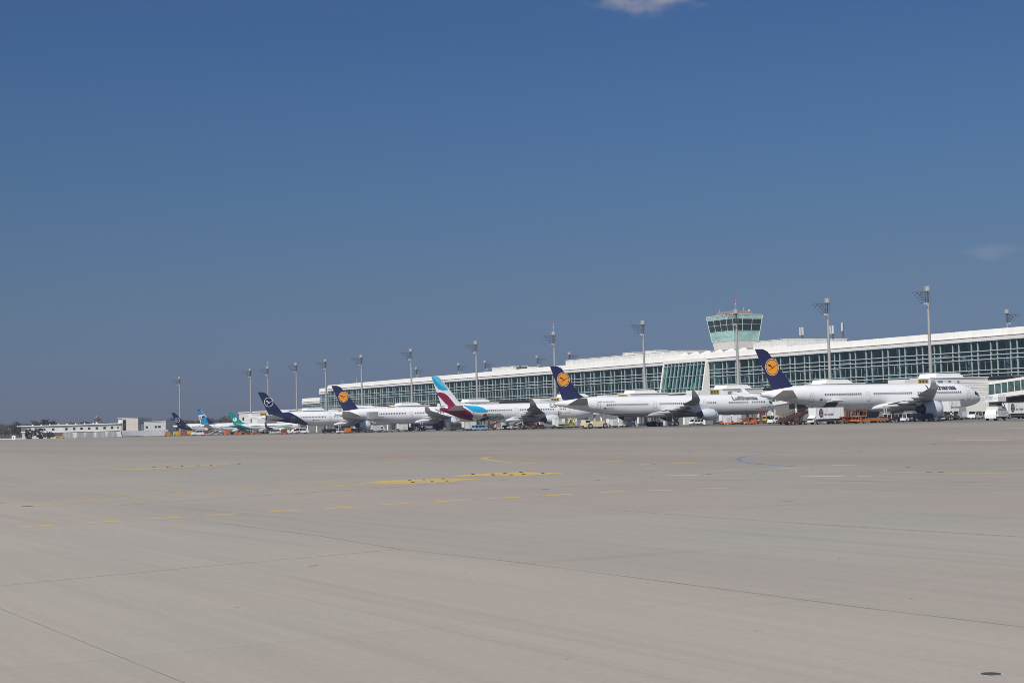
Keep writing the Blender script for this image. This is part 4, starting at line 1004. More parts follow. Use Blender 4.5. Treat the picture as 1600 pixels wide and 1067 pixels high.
# ------------------------------------------------------------------ gate houses, passenger bridges
SIGNY = mat('stand_sign_yellow', (0.50, 0.35, 0.07), 0.5, var=0.05)
RP = {}
def gatehouse(a, n0, n1, label, plane_a, nose_n, ramp=True, low=4.4):
    g = thing('boarding_bridge', label, 'boarding bridge', P(n0, a), TH, 'boarding bridges between the jets and the terminal')
    ln = n1-n0; b = MB()
    b.box((ln/2, 0, low), (ln, 7.6, 10.5-low))
    for i in range(9): b.box((ln/2, -3.82, 4.75+0.64*i), (ln, 0.06, 0.10))
    g.rotation_euler = (0, 0, TH)
    b.build('bridge_house', PANEL, g)
    MB().box((ln/2, 0, 10.51), (ln+0.5, 8.1, 0.2)).build('house_roof', FASCIA, g)
    MB().prism([(1.6, 10.72), (2.2, 11.75), (9.6, 11.75), (11.6, 10.72)], -3.0, 3.0).build('roof_unit', WHITE, g)
    MB().box((-4.6, -0.4, 7.6), (9.0, 6.0, 2.7)).build('front_canopy', PANEL, g)
    s = MB().box((-3.0, -3.46, 9.2), (3.3, 0.12, 1.1)).build('stand_sign', SIGNY, g)
    b = MB()
    for q in (-1.05, 0.0, 1.05): b.box((-3.0+q, -3.54, 9.42), (0.62, 0.05, 0.66))
    b.build('sign_digits', DGREY, s)
    for q, wv in ((2.4, 1.6), (5.6, 1.0), (8.6, 0.6)): MB().box((q, -3.86, 8.9), (wv, 0.1, 1.0)).build('window', mat('bridge_window_grey', (0.22, 0.23, 0.24), 0.3), g)
    for x_, y_ in ((1.2, -2.6), (ln-1.2, -2.6), (1.2, 2.6), (ln-1.2, 2.6)): MB().lathe([(0, 0.42), (4.4, 0.42)], 12, 'z', (x_, y_, 0)).build('column', LGREY, g)
    # tunnel down to the jet's door
    p0 = Vector((2.0, -3.0, 0)); p1 = Vector((nose_n-9.0-n0, plane_a+3.1-a, 0)); d = (p1-p0); L_ = d.length; an = math.atan2(d.y, d.x)
    t = MB().box((L_/2, 0, 4.7), (L_, 3.0, 2.9)).build('tunnel', LGREY, g); t.location = p0; t.rotation_euler = (0, 0, an)
    for k in range(int(L_/1.6)): pass
    MB().box((L_/2, -1.51, 5.6), (L_*0.9, 0.06, 1.1)).build('tunnel_window', GLASSD, t)
    MB().box((L_-0.4, 0, 4.5), (3.4, 4.2, 3.4)).build('cab', LGREY, t)
    MB().bar((L_*0.72, 0.9, 0.6), (L_*0.72, 0.9, 4.7), 0.25).bar((L_*0.72, -0.9, 0.6), (L_*0.72, -0.9, 4.7), 0.25).box((L_*0.72, 0, 0.1), (1.2, 3.4, 0.7)).build('drive_column', STEEL, t)
    # link back to the terminal
    MB().box(((ln+D_0-n0)/2+0.2, 0.6, 6.6), (D_0-n0-ln+0.6, 3.4, 3.3)).build('link_corridor', PANEL, g)
    if ramp:
        def zc(y): return 10.7 if y < 18 else 10.7-1.35*(y-18)/17.5
        for y0, y1 in ((3.9, 18), (18, 35.6)):
            x0, x1 = ln-3.6, ln
            def ringz(y, lo, hi, e=0.0): return [(x0-e, y, lo), (x1, y, lo), (x1, y, hi), (x0-e, y, hi)]
            z0, z1 = zc(y0), zc(y1)
            MB().loft([ringz(y0, z0-4.35, z0-3.3), ringz(y1, z1-4.35, z1-3.3)]).build('ramp_floor', PANEL, g)
            MB().loft([ringz(y0, z0-0.7, z0), ringz(y1, z1-0.7, z1)]).build('ramp_roof', PANEL, g)
            MB().loft([ringz(y0, z0-3.3, z0-0.7, -0.12), ringz(y1, z1-3.3, z1-0.7, -0.12)]).build('ramp_window', GLASSR, g)
            k = int((y1-y0)/2.0)
            for i in range(k+1):
                yy = y0+0.1+(y1-y0-0.2)*i/k; zz = z0+(z1-z0)*(yy-y0)/(y1-y0); 
                if 'm' not in RP: o = MB().box((0, 0, 0), (0.14, 0.14, 2.6)).build('ramp_post', PANEL, g); RP['m'] = o.data; o.location = (x0+0.04, yy, zz-3.3)
                else: link('ramp_post', RP['m'], g, (x0+0.04, yy, zz-3.3))
        for yy in (12, 24, 35): MB().lathe([(0, 0.35), (6.0, 0.35)], 10, 'z', (ln-1.8, yy, 0)).build('ramp_column', PANEL, g)
    return g
GLASSR = mat('ramp_glass', (0.06, 0.13, 0.13), 0.12, var=0.35, scale=0.6)
gatehouse(301, 290, 309, 'boarding bridge house with louvred wall beside the nose of the nearest jet', 282.5, 290.6, ramp=False, low=0.6)
gatehouse(262, 297, 313, 'boarding bridge whose glazed ramp enters from the right edge of the photo', 240, 285)
gatehouse(345, 292, 307, 'boarding bridge roof rising over the body of the nearest jet', 324, 292)
gatehouse(389, 291, 306, 'boarding bridge house with yellow sign behind the front of the long four-engine jet', 373.6, 300.3)
gatehouse(440, 292, 307, 'boarding bridge roof rising over the middle of the long four-engine jet', 418, 294)
gatehouse(483, 292, 307, 'boarding bridge hidden behind the nose of the burgundy-swept jet', 452, 287.3)
gatehouse(556, 292, 307, 'boarding bridge roof rising over the body of the burgundy-swept jet', 531, 294.8)
gatehouse(617, 292, 307, 'boarding bridge roof over the front of the wide-body beside the burgundy fin', 596, 296)
gatehouse(664, 292, 307, 'boarding bridge roof just right of the orange disc fin with the catering lift', 640, 296)
gatehouse(722, 292, 307, 'boarding bridge roof below the stepped end of the terminal', 700, 292)
gatehouse(768, 292, 307, 'boarding bridge farthest down the terminal, over the midnight blue tailed jet', 745, 291)

# ------------------------------------------------------------------ lighting masts
MASTC = mat('mast_grey', (0.34, 0.335, 0.325), 0.5, 0.1, var=0.05)
def make_mast():
    m = thing('light_mast', 'x', 'light mast', (0, 0, 0), 0)
    MB().lathe([(0, 0.62), (2, 0.60), (30.2, 0.30)], 16, 'z').build('pole', MASTC, m, smooth=True)
    MB().lathe([(33.0, 0.35), (33.1, 0.86), (34.3, 0.86), (34.4, 0.6)], 18, 'z').build('mast_cap', STEEL, m)
    b = MB().lathe([(30.2, 0.2), (33.1, 0.2)], 8, 'z')
    for k in range(5):
        z = 30.5+0.62*k
        b.bar((-0.4, -0.4, z), (0.4, 0.4, z), 0.05, 4).bar((-0.4, 0.4, z), (0.4, -0.4, z), 0.05, 4)
    for s in (-1, 1):
        for t in (-1, 1): b.bar((0.42*s, 0.42*t, 30.3), (0.42*s, 0.42*t, 33.1), 0.05, 4)
    b.build('ladder_cage', DSTEEL, m)
    fl = None
    for k, (z, ln) in enumerate(((32.75, 4.5), (32.15, 3.7), (31.5, 2.8), (30.9, 2.0), (30.3, 1.4))):
        b = MB()
        for s in (-1, 1): b.bar((0, 0.2*s, z), (-ln, 0.95*s, z+0.12*(2-k)*0.6), 0.035, 4)
        j = max(1, int(ln/1.25))
        for i in range(1, j+1):
            u = i/j; b.bar((-ln*u, -(0.2+0.75*u), z+0.12*(2-k)*0.6*u), (-ln*u, 0.2+0.75*u, z+0.12*(2-k)*0.6*u), 0.03, 4)
        if k: b.bar((-ln, 0, z+0.1), (-ln-0.55, 0, z+0.7), 0.05, 4)
        arm = b.build('arm', DSTEEL, m)
        for i in range(1, j+1):
            u = i/j
            for s in (-1, 1):
                loc = (-ln*u, s*(0.2+0.75*u), z+0.02)
                if fl is None:
                    o = MB().box((0, 0, -0.28), (0.2, 0.3, 0.2)).build('floodlight', DGREY, arm); fl = o.data; o.location = loc
                else: link('floodlight', fl, arm, loc)
    MB().box((-1.05, 0, 29.6), (0.8, 0.5, 0.36)).box((-0.45, 0, 29.95), (0.9, 0.12, 0.1)).build('camera_box', WHITE, m)
    return m
mast0 = make_mast()
mast0['group'] = 'floodlight masts along the terminal'
def sensor(m):
    MB().bar((0, 0, 34.4), (0, 0, 37.0), 0.09, 6).bar((-0.8, 0, 35.6), (0.8, 0, 35.6), 0.07, 5).lathe([(36.9, 0.05), (37.0, 0.3), (37.4, 0.3), (37.5, 0.05)], 10, 'z').lathe([(35.8, 0.05), (35.9, 0.26), (36.2, 0.05)], 10, 'z').build('wind_sensor', STEEL, m); MB().box((0, 0, 37.45), (0.9, 0.35, 0.3)).build('red_vane', RED, m)
fronts = [(1446.4, 'tall floodlight mast behind the winglet of the nearest jet'), (1290.5, 'floodlight mast standing behind the middle of the nearest jet'),
          (1148.5, 'floodlight mast in front of the control tower'), (1003.5, 'floodlight mast behind the middle of the long four-engine jet'),
          (864.5, 'floodlight mast rising from the fin tip of the long four-engine jet'), (743, 'floodlight mast just right of the cyan-tipped fin'),
          (641.5, 'floodlight mast left of the cyan-tipped fin, before the terminal'), (564, 'floodlight mast right of the orange disc fin of the jet with the catering lift'),
          (508.5, 'floodlight mast touching the fin tip of the jet with the catering lift'), (462.5, 'floodlight mast over the body of the midnight blue tailed jet, before the terminal end'),
          (418.3, 'floodlight mast with a wind sensor above the midnight blue fin'), (391, 'floodlight mast left of the midnight blue fin, above the low annex'),
          (280.5, 'floodlight mast standing alone behind the farthest short dark blue tail')]
masts = []
def LEAN(px): return (9.0e4/a_at(px, 303))*math.tan(R(1.5+(px-800)*0.00123))*0.90
mast0.scale = (1, 1, 1.022)
for i, (px, lb) in enumerate(fronts):
    n = 303; px += LEAN(px); loc = P(n, a_at(px, n))
    if i == 0: mast0.location = loc; mast0.rotation_euler = (0, 0, TH); mast0['label'] = lb; masts.append(mast0)
    else: masts.append(dup(mast0, loc, TH, lb))
rears = [(650, 'floodlight mast behind the terminal roof, left of the cyan fin tip'), (716, 'floodlight mast behind the roof, first to the right of the cyan fin tip'),
         (757.5, 'floodlight mast behind the roof, left of the small ribbed roof box'), (838.5, 'floodlight mast behind the roof, left of the fin of the four-engine jet'),
         (889, 'floodlight mast behind the left end of the long ribbed penthouse'), (1569.8, 'floodlight mast behind the terminal roof near the right edge'), (637, 'short-looking floodlight mast behind the roof, left of all others over the roof')]
for px, lb in rears:
    n = 402 if px != 637 else 560; px += LEAN(px)*0.8; masts.append(dup(mast0, P(n, a_at(px, n)), TH+PI, lb))
for px in (2, 4, 10): sensor(masts[px])
# roof antennas
ANT = mat('antenna_white', (0.52, 0.53, 0.53), 0.4)
def cell(px, n, hp, k, label):
    t = thing('cell_antenna', label, 'antenna', P(n, a_at(px+4.6, n), 26.46), TH, 'mobile antennas on the terminal roof')
    MB().bar((0, 0, 0), (0, 0, hp), 0.28, 10).build('pole', DGREY, t)
    for i in range(k):
        q = (i-(k-1)/2)*1.15; MB().box((-0.35, -q, hp-2.3), (0.4, 0.5, 2.6)).build('antenna_panel', ANT, t)
cell(1253.5, 345, 4.4, 2, 'twin white antenna panels on a dark pole on the roof, nearest the tower')
cell(1301, 345, 3.9, 2, 'twin white antenna panels beside a floodlight mast on the roof')
cell(1317.5, 345, 4.5, 1, 'single white antenna panel on a dark pole on the roof')
for px, h_, lb in ((534.5, 3.4, 'thin white roof whip left of the pair over the orange disc fin'), (537.5, 3.0, 'second thin white roof whip of the pair over the orange disc fin'), (559, 3.2, 'thin white roof whip left of a floodlight mast')):
    tag(MB().bar((0, 0, 0), (0, 0, h_*1.15), 0.10, 6, r2=0.04).lathe([(0, 0.3), (0.3, 0.3)], 8, 'z').build('whip_antenna', ANT, None), lb, 'antenna', 'thin whip antennas on the terminal roof').location = P(335, a_at(px, 335), 23.9)
b = MB()
for i in range(3): b.lathe([(0.2, 0.03), (0.4, 0.5), (1.0, 0.5), (1.2, 0.05)], 12, 'z', (0, -1.6*i, 0)).bar((0, -1.6*i, 0), (0, -1.6*i, 0.3), 0.1)
o = tag(b.build('roof_dish', ANT, None), 'low white dishes on the terminal roof left of a floodlight mast', 'antenna'); o.location = P(338, a_at(1278, 338), 23.95); o.rotation_euler = (0, 0, TH)
# ------------------------------------------------------------------ the far left: offices, sheds, trees
def facing(px0, d0, px1, d1):
    p, q = sight(px0, d0), sight(px1, d1); v = q-p; return p, v.length, math.atan2(v.y, v.x)
p, ln, an = facing(29, 985, 190, 950)
off = thing('office_block', 'long low white office block with a row of small dark windows at the far left', 'building', p, an)
OW = mat('office_wall', (0.43, 0.44, 0.445), 0.6, var=0.05, scale=0.1)
MB().box((ln/2+3.2, 9, 0), (ln-6.4, 18, 7.6)).build('wall', OW, off)
MB().box((ln/2, 8.6, 7.61), (ln+0.6, 19.6, 0.45)).build('roof', OFFWHITE, off)
MB().box((3.2, 9.5, 3.8), (6.2, 15, 3.7)).build('open_canopy', OFFWHITE, off); MB().box((3.2, 3, 0), (5, 1.0, 3.75)).build('canopy_wall', OW, off)
MB().box((ln/2+9, -1.4, 3.55), (ln-20, 2.6, 0.3)).build('ledge', OFFWHITE, off)
for px in (57.5, 67, 85.5, 97.5, 106.5, 119, 130.5, 142.5, 154.5, 166.5, 178, 187):
    u = ln*(px-29)/161*0.985
    MB().box((u, -0.03, 4.75), (1.9 if px < 186 else 0.9, 0.14, 1.35)).build('window', GLASSD if px != 97.5 else LGREY, off)
for u in range(8): MB().lathe([(8.1, 0.05), (8.15, 0.45), (8.6, 0.45), (8.8, 0.05)], 8, 'z', (6+u*6.8, 6, 0)).build('roof_vent', WHITE, off)
p, ln, an = facing(185, 952, 217, 946)
blk = thing('stair_tower', 'beige block with a tall dark slot rising beside the white office block', 'building', p, an)
BG = mat('beige_render', (0.48, 0.455, 0.42), 0.7, var=0.05, scale=0.2); PB = mat('pale_beige_render', (0.60, 0.59, 0.54), 0.7)
MB().box((ln*0.11, 6, 0), (ln*0.22, 12, 10.6)).build('side_wall', PB, blk)
MB().box((ln*0.61, 6, 3.2), (ln*0.77, 13, 7.6)).build('wall', BG, blk)
MB().box((ln*0.33, -0.55, 3.7), (2.4, 0.2, 6.2)).build('window', GLASSD, blk)
MB().box((ln*0.61, 6, 0), (ln*0.72, 10, 3.18)).build('ground_floor', DGREY, blk)
MB().box((ln*0.5, 6, 10.81), (ln+0.5, 13.6, 0.3)).build('roof', BG, blk)
p, ln, an = facing(217, 946, 259, 942)
sh = thing('white_shed', 'plain white building with paired dark windows right of the beige block', 'building', p, an)
MB().box((ln*0.6, 7, 0), (ln*0.8, 14, 8.2)).build('wall', OW, sh); MB().box((ln*0.6, 7, 8.21), (ln*0.8+0.5, 14.5, 0.35)).build('roof', LGREY, sh)
MB().box((ln*0.12, 4.5, 0), (ln*0.26, 5, 7.2)).build('glass_link', mat('blue_grey_glass', (0.12, 0.16, 0.21), 0.25), sh)
for u, w_ in ((0.30, 1.5), (0.64, 1.6), (0.77, 1.6)): MB().box((ln*u, -0.03, 4.6), (w_, 0.14, 1.2)).build('window', GLASSD, sh)
MB().box((ln*0.33, -0.03, 2.4), (1.2, 0.14, 0.8)).build('window', GLASSD, sh)
# low blast fence in front
p, ln, an = facing(186, 925, 262, 915)
fe = thing('apron_fence', 'pale grey slatted fence before the white shed and the beige block', 'fence', p, an)
FC = mat('fence_grey', (0.36, 0.37, 0.40), 0.6, var=0.1)
b = MB()
for k in range(5): b.box((ln/2, 0, 0.35+0.62*k), (ln, 0.08, 0.5))
b.build('fence_boards', FC, fe)
for k in range(10): MB().box((ln*k/9, 0.12, 0), (0.16, 0.16, 3.3)).build('fence_post', STEEL, fe)
# slanted shelters
SCREEN = mat('shelter_screen', (0.33, 0.345, 0.355), 0.6, var=0.1)
def shelter(label, px, d, w_):
    t = thing('slanted_shelter', label, 'shelter', sight(px, d), R(2), 'slanted grey shelters before the office block')
    MB().prism([(-w_/2, 0), (-w_/2+0.6, 3.0), (w_/2-0.9, 3.0), (w_/2, 0)], -2, 2).build('side_screen', SCREEN, t)
    MB().prism([(w_/2-0.9, 3.0), (w_/2, 0), (w_/2+2.4, 0), (w_/2+1.9, 3.1)], -1.6, 1.6).build('end_panel', LGREY, t)
    b = MB()
    for k in range(7): b.box((-w_/2+0.9+(w_-2)*k/6, -2.06, 0.1), (0.16, 0.12, 2.8))
    b.build('rib', GREY, t); return t
for px, w_, lb in ((107, 6.5, 'ribbed grey shelter farthest left, right of the yellow and black car'), (127, 5, 'narrow ribbed grey shelter, second from the yellow and black car'), (141, 5.5, 'ribbed grey shelter in the middle of the shelter row'), (158.5, 6.0, 'ribbed grey shelter, second from the beige block'), (176, 6.0, 'ribbed grey shelter nearest the beige block')): shelter(lb, px, 905, w_)
# radar tower
t = thing('radar_tower', 'small red and white radar head standing behind the white office block', 'radar tower', sight(152, 1080), 0)
MB().lathe([(0, 1.3), (10.8, 1.0)], 12, 'z').build('shaft', PANEL, t); MB().lathe([(10.8, 0.9), (11.3, 2.4), (12.0, 2.4), (12.3, 1.2)], 16, 'z').build('gallery', mat('radar_red', (0.15, 0.09, 0.095), 0.7), t)
MB().lathe([(12.3, 0.8), (12.8, 1.2), (13.5, 1.05), (14.0, 0.4)], 16, 'z').build('radar_head', mat('radar_pink', (0.25, 0.20, 0.205), 0.6), t); MB().box((1.9, 0, 11.4), (2.6, 0.8, 0.4)).build('radar_arm', DGREY, t)
# trees
BARK = mat('bark', (0.09, 0.075, 0.06), 0.9, var=0.2)
LEAVES = [mat('spring_crown_olive', (0.080, 0.078, 0.052), 0.9, var=0.35, scale=0.5), mat('bare_crown_brown', (0.115, 0.095, 0.085), 0.9, var=0.3, scale=0.5), mat('spring_crown_green', (0.068, 0.080, 0.050), 0.9, var=0.35, scale=0.5), mat('dark_bush', (0.035, 0.034, 0.030), 0.9, var=0.35, scale=0.7)]
def tree_meshes(h, w_, nclump, leaf, rng, trunk=0.35, ls=1.35):
    tb = MB().bar((0, 0, 0), (rng.uniform(-.3, .3), 0, h*0.45), h*0.022, 7, r2=h*0.014)
    ends = []
    for i in range(9):
        a = rng.uniform(0, 2*PI); z0 = h*rng.uniform(0.22, 0.45); r = w_*rng.uniform(0.15, 0.4)
        e = (r*math.cos(a), r*math.sin(a), h*rng.uniform(0.55, 0.9)); tb.bar((0, 0, z0), e, h*0.009, 5, r2=h*0.003); ends.append(e)
        for j in range(2): tb.bar([q*0.6 for q in e[:2]]+[z0+(e[2]-z0)*0.6], (e[0]+rng.uniform(-1, 1), e[1]+rng.uniform(-1, 1), e[2]+rng.uniform(-.5, 1.2)), h*0.004, 4, r2=h*0.0015)
    cb = MB()
    for i in range(nclump):
        u = rng.uniform(0, 2*PI); q = rng.random()**0.5; zz = rng.uniform(trunk, 1.0); env = math.sin(PI*min(1, max(0.05, (zz-trunk*0.75)/(1.05-trunk*0.75))))**0.6
        c = Vector((w_/2*q*env*math.cos(u), w_/2*q*env*math.sin(u), h*zz*(0.94+0.1*rng.random()))); s = rng.uniform(0.5, 1.15)*h*0.055
        for k in range(leaf):
            o = c+Vector((rng.gauss(0, s), rng.gauss(0, s), rng.gauss(0, s*0.75))); d1 = Vector((rng.uniform(-1, 1), rng.uniform(-1, 1), rng.uniform(-1, 1))).normalized()*s*0.42*ls; d2 = d1.orthogonal().normalized()*s*0.32*ls
            cb.add([o-d1, o+d2, o+d1, o-d2], [(0, 1, 2, 3)])
    return tb, cb
rng = random.Random(11); PROT = []
for h, w_, nc, li, nm in ((14, 10, 70, 0, 'roundish olive tree'), (13, 9, 42, 1, 'bare brown tree'), (16, 8, 64, 2, 'slender green tree'), (12, 11, 60, 1, 'broad bare tree'), (15, 12, 80, 2, 'broad green tree')):
    tb, cb = tree_meshes(h, w_, nc, 16, rng); t = thing('tree', nm, 'tree', (0, 0, 0), 0)
    tb.build('trunk', BARK, t, fix=False); cb.build('crown', LEAVES[li], t, fix=False); PROT.append((t, nm, h))
used = set()
def plant(k, px, d, s, label, group):
    t, nm, h = PROT[k]; loc = sight(px, d)
    if k in used: t = dup(t, loc, rng.uniform(0, 6.3), label)
    else: used.add(k); t.location = loc; t['label'] = label
    t['group'] = group; t.scale = (s*rng.uniform(0.9, 1.25), s*rng.uniform(0.9, 1.25), s)
GW = 'trees of the wood beyond the airfield'
px = -14
KN = ('roundish olive tree in the wood beyond the airfield', 'bare brown tree in the wood beyond the airfield', 'slender green tree in the wood beyond the airfield', 'broad bare tree in the wood beyond the airfield', 'broad green tree in the wood beyond the airfield')
while px < 32:
    k = rng.choice((0, 1, 3, 2, 1)); plant(k, px, rng.uniform(1080, 1250), rng.uniform(0.66, 0.82), KN[k], GW); px += rng.uniform(3.0, 4.6)
for px in (36, 41, 46, 52, 58, 92, 98, 110, 116, 124, 140, 147, 160, 166, 174, 181, 226, 234, 246, 254, 262):
    k = rng.choice((1, 3, 0, 1)); plant(k, px, rng.uniform(1150, 1350), rng.uniform(0.66, 0.88), KN[k], GW)
for px, k, s in ((54.5, 1, 1.0), (63, 4, 0.74), (70, 4, 0.86), (77, 0, 0.84), (83, 2, 0.74), (130, 3, 0.9), (135, 0, 0.8), (250, 0, 0.8)): plant(k, px, 1180, s, KN[k], GW)
for px in range(263, 372, 5):
    k = rng.choice((1, 1, 3, 0)); plant(k, px+rng.uniform(-2, 2), rng.uniform(1350, 1600), rng.uniform(0.85, 1.05), KN[k], GW)
# the wood behind them, one dusky mass
wb = MB(); rw = random.Random(3)
for i in range(7000):
    x = rw.uniform(-60, 400); d = rw.uniform(1620, 1900); c = sight(x, d); s = rw.uniform(0.5, 1.5); c.z = rw.uniform(0, 12.5)*(0.75+0.35*math.sin(x*0.13)+0.2*math.sin(x*0.41))
    d1 = Vector((rw.uniform(-1, 1), rw.uniform(-.4, .4), rw.uniform(-1, 1))).normalized()*s; d2 = Vector((-d1.z, rw.uniform(-.5, .5), d1.x)).normalized()*s*0.8
    wb.add([c-d1, c+d2, c+d1, c-d2], [(0, 1, 2, 3)])
o = wb.build('distant_wood', LEAVES[1], None, fix=False); o['kind'] = 'stuff'; o['label'] = 'dusky far wood along the horizon'
def bush(label, px, d, h, w_, k):
    tb, cb = tree_meshes(h, w_, 60, 26, random.Random(k), 0.05, 2.6); t = thing('bush', label, 'bush', sight(px, d), 0, 'dark bushes before the office block')
    tb.build('stem', BARK, t, fix=False); cb.build('foliage', LEAVES[3], t, fix=False)
bush('dark bush at the left end of the office block', 46, 930, 5.6, 6.5, 2); bush('largest dark bush, before the office windows', 62, 925, 6.0, 9.5, 5); bush('low dark bush tapering toward the yellow and black car', 77, 925, 3.6, 7, 8)
for px, lb in ((16, 'street lamp before the wood at the left edge'), (53, 'thin street lamp between the dark bushes')):
    t = thing('street_lamp', lb, 'street lamp', sight(px, 900), 0, 'street lamps at the far left')
    MB().bar((0, 0, 0), (0, 0, 6.2), 0.09, 6).build('pole', STEEL, t); MB().box((-0.6, 0, 6.15), (1.6, 0.35, 0.18)).build('lamp_head', WHITE, t)
p, ln, an = facing(-6, 840, 40, 838)
MB().box((0, 0, 0), (1, 1, 1))
bk = thing('crash_barrier', 'low pale barrier along the far edge of the apron at the left', 'barrier', p, an)
MB().box((ln/2, 0, 0.35), (ln, 0.2, 0.5)).build('rail', LGREY, bk)
for k in range(8): MB().box((ln*k/7, 0.16, 0), (0.15, 0.15, 0.9)).build('barrier_post', STEEL, bk)
sg = thing('location_sign', 'white upright sign with a dark numeral at the far left edge', 'sign', sight(21.5, 800), 0)
MB().box((0, 0, 0.3), (1.8, 0.5, 2.0)).build('sign_box', WHITE, sg); MB().box((0, 0, 0), (1.4, 0.4, 0.3)).build('plinth', GREY, sg)
vs, fs = text_mesh('4', 1.3, 0.03, 0.5); o = flat_decal('numeral', (vs, fs), DGREY, sg, lambda u, v: (u-0.4, -0.27, v+0.85))
# flush taxiway light in the near concrete
c = gnd(1548.5, 1052.3)
il = thing('inset_light', 'round flush taxiway light set in the concrete in the near right corner', 'ground light', c, 0)
rr = 18.5*c.y/F/math.cos(0.3)
MB().lathe([(0.0006, rr*1.02), (0.0014, rr), (0.0018, rr*0.86), (0.0010, rr*0.83), (0.0008, rr*0.5)], 40, 'z').build('rim', mat('cast_rim', (0.42, 0.40, 0.37), 0.8, spec=0.2, var=0.2, scale=20), il, smooth=True)
MB().lathe([(0.0022, 0.0005), (0.0022, rr*0.5), (0.0015, rr*0.82)], 36, 'z', caps=False).build('lens', mat('light_lens_dark', (0.075, 0.085, 0.078), 0.8, spec=0.1, var=0.3, scale=12), il)
# ------------------------------------------------------------------ apron vehicles (local x forward)
WH = {}
def wheel(par, x, y, r=0.36, w_=0.26):
    key = (r, w_)
    if key not in WH:
        b = MB().lathe([(-w_/2, r*0.6), (-w_/2, r*0.93), (-w_*0.3, r), (w_*0.3, r), (w_/2, r*0.93), (w_/2, r*0.6)], 16, 'y', mi=0)
        b.lathe([(-w_/2-0.01, 0.02), (-w_/2-0.01, r*0.55), (w_/2+0.01, r*0.55), (w_/2+0.01, 0.02)], 12, 'y', mi=1)
        o = b.build('wheel', [RUBBER, STEEL], par); o.location = (x, y, r); WH[key] = o.data; return o
    return link('wheel', WH[key], par, (x, y, r))
def wheels(par, xs, y, r=0.36, w_=0.26):
    for x in xs:
        for s in (-1, 1): wheel(par, x, s*y, r, w_)
GV = 'ground vehicles working round the parked jets'
def veh(name, label, cat, px, a, head, builder, *args, dn=0, group=GV, **kw):
    t = thing(name, label, cat, P(n_at(px, a)+dn, a, 0.012), TH+R(head), group)
    builder(t, *args, **kw); return t
def lights(t, x, y, z, m=None):
    for s in (-1, 1): MB().box((x, s*y, z), (0.08, 0.28, 0.18)).build('headlight', m or LAMP, t)
def van(t, paint, L=5.2, h=2.1, w_=1.9, glass=True):
    b = MB(); hw = w_/2
    b.prism([(-L/2, 0.38), (-L/2, h*0.93), (-L/2+0.25, h), (L*0.22, h), (L*0.36, h*0.62), (L/2-0.05, h*0.52), (L/2, 0.40)], -hw, hw); b.build('body', paint, t)
    for s in (-1, 1):
        for x0, x1, x2, x3 in ((-L*0.46, -L*0.25, -L*0.25, -L*0.46), (-L*0.22, L*0.02, L*0.02, -L*0.22), (L*0.05, L*0.31, L*0.20, L*0.05)):
            MB().prism([(x0, h*0.58), (x1, h*0.58), (x2, h*0.92), (x3, h*0.92)], s*hw-0.02, s*hw+0.025 if s > 0 else s*hw+0.02).build('side_window', GLASSD, t)
    q = Vector((L*0.36-L*0.22, h*0.62-h)); 
    MB().add([(L*0.235, -hw+.12, h*0.975), (L*0.235, hw-.12, h*0.975), (L*0.365, hw-.08, h*0.635), (L*0.365, -hw+.08, h*0.635)], [(0, 1, 2, 3)]).build('windscreen', GLASSD, t).location = (0.03, 0, 0.015)
    MB().box((-L/2-0.02, 0, h*0.6), (0.04, w_*0.8, h*0.3)).build('rear_window', GLASSD, t)
    lights(t, L/2-0.02, hw*0.7, 0.75); lights(t, -L/2, hw*0.85, 0.9, RED)
    MB().box((0, 0, 0.28), (L*0.98, w_*0.9, 0.14)).build('sill', DGREY, t)
    wheels(t, (-L*0.31, L*0.32), hw-0.1, 0.36)
def pickup(t, paint, L=5.4, h=1.85, w_=1.9):
    hw = w_/2; b = MB()
    b.prism([(-L/2, 0.42), (-L/2, 1.05), (-L*0.10, 1.05), (-L*0.09, h), (L*0.14, h), (L*0.25, 1.12), (L/2-0.05, 0.98), (L/2, 0.42)], -hw, hw); b.build('body', paint, t)
    for s in (-1, 1): MB().prism([(-L*0.07, 1.12), (L*0.21, 1.12), (L*0.125, h-0.12), (-L*0.07, h-0.12)], s*hw-0.02, s*hw+0.02).build('side_window', GLASSD, t)
    MB().box((-L*0.28, 0, 1.051), (L*0.36, w_*0.8, 0.03)).build('load_bed', DGREY, t); MB().box((0, 0, h), (0.3, 1.1, 0.14)).build('beacon_bar', ORANGE, t)
    lights(t, L/2-0.02, hw*0.7, 0.75); wheels(t, (-L*0.31, L*0.32), hw-0.1, 0.38)
def tug(t, paint, cabm=None, L=3.2):
    b = MB().box((0, 0, 0.32), (L, 1.5, 0.55)).box((L*0.26, 0, 0.87), (L*0.44, 1.4, 0.42), tx=0.9); b.build('body', paint, t)
    b = MB()
    for x in (-L*0.30, L*0.04):
        for s in (-1, 1): b.bar((x, s*0.62, 0.85), (x, s*0.60, 1.85), 0.05, 6)
    b.build('cab_frame', cabm or paint, t); MB().box((-L*0.13, 0, 1.85), (L*0.46, 1.4, 0.09)).build('cab_roof', cabm or paint, t)
    MB().box((-L*0.20, 0, 0.87), (0.5, 1.1, 0.3)).box((-L*0.29, 0, 1.1), (0.14, 1.1, 0.5)).build('seat', DGREY, t)
    MB().box((L*0.04, 0, 1.28), (0.03, 1.2, 0.52)).build('windscreen', GLASSD, t); lights(t, L/2, 0.5, 0.6)
    wheels(t, (-L*0.31, L*0.33), 0.68, 0.34)
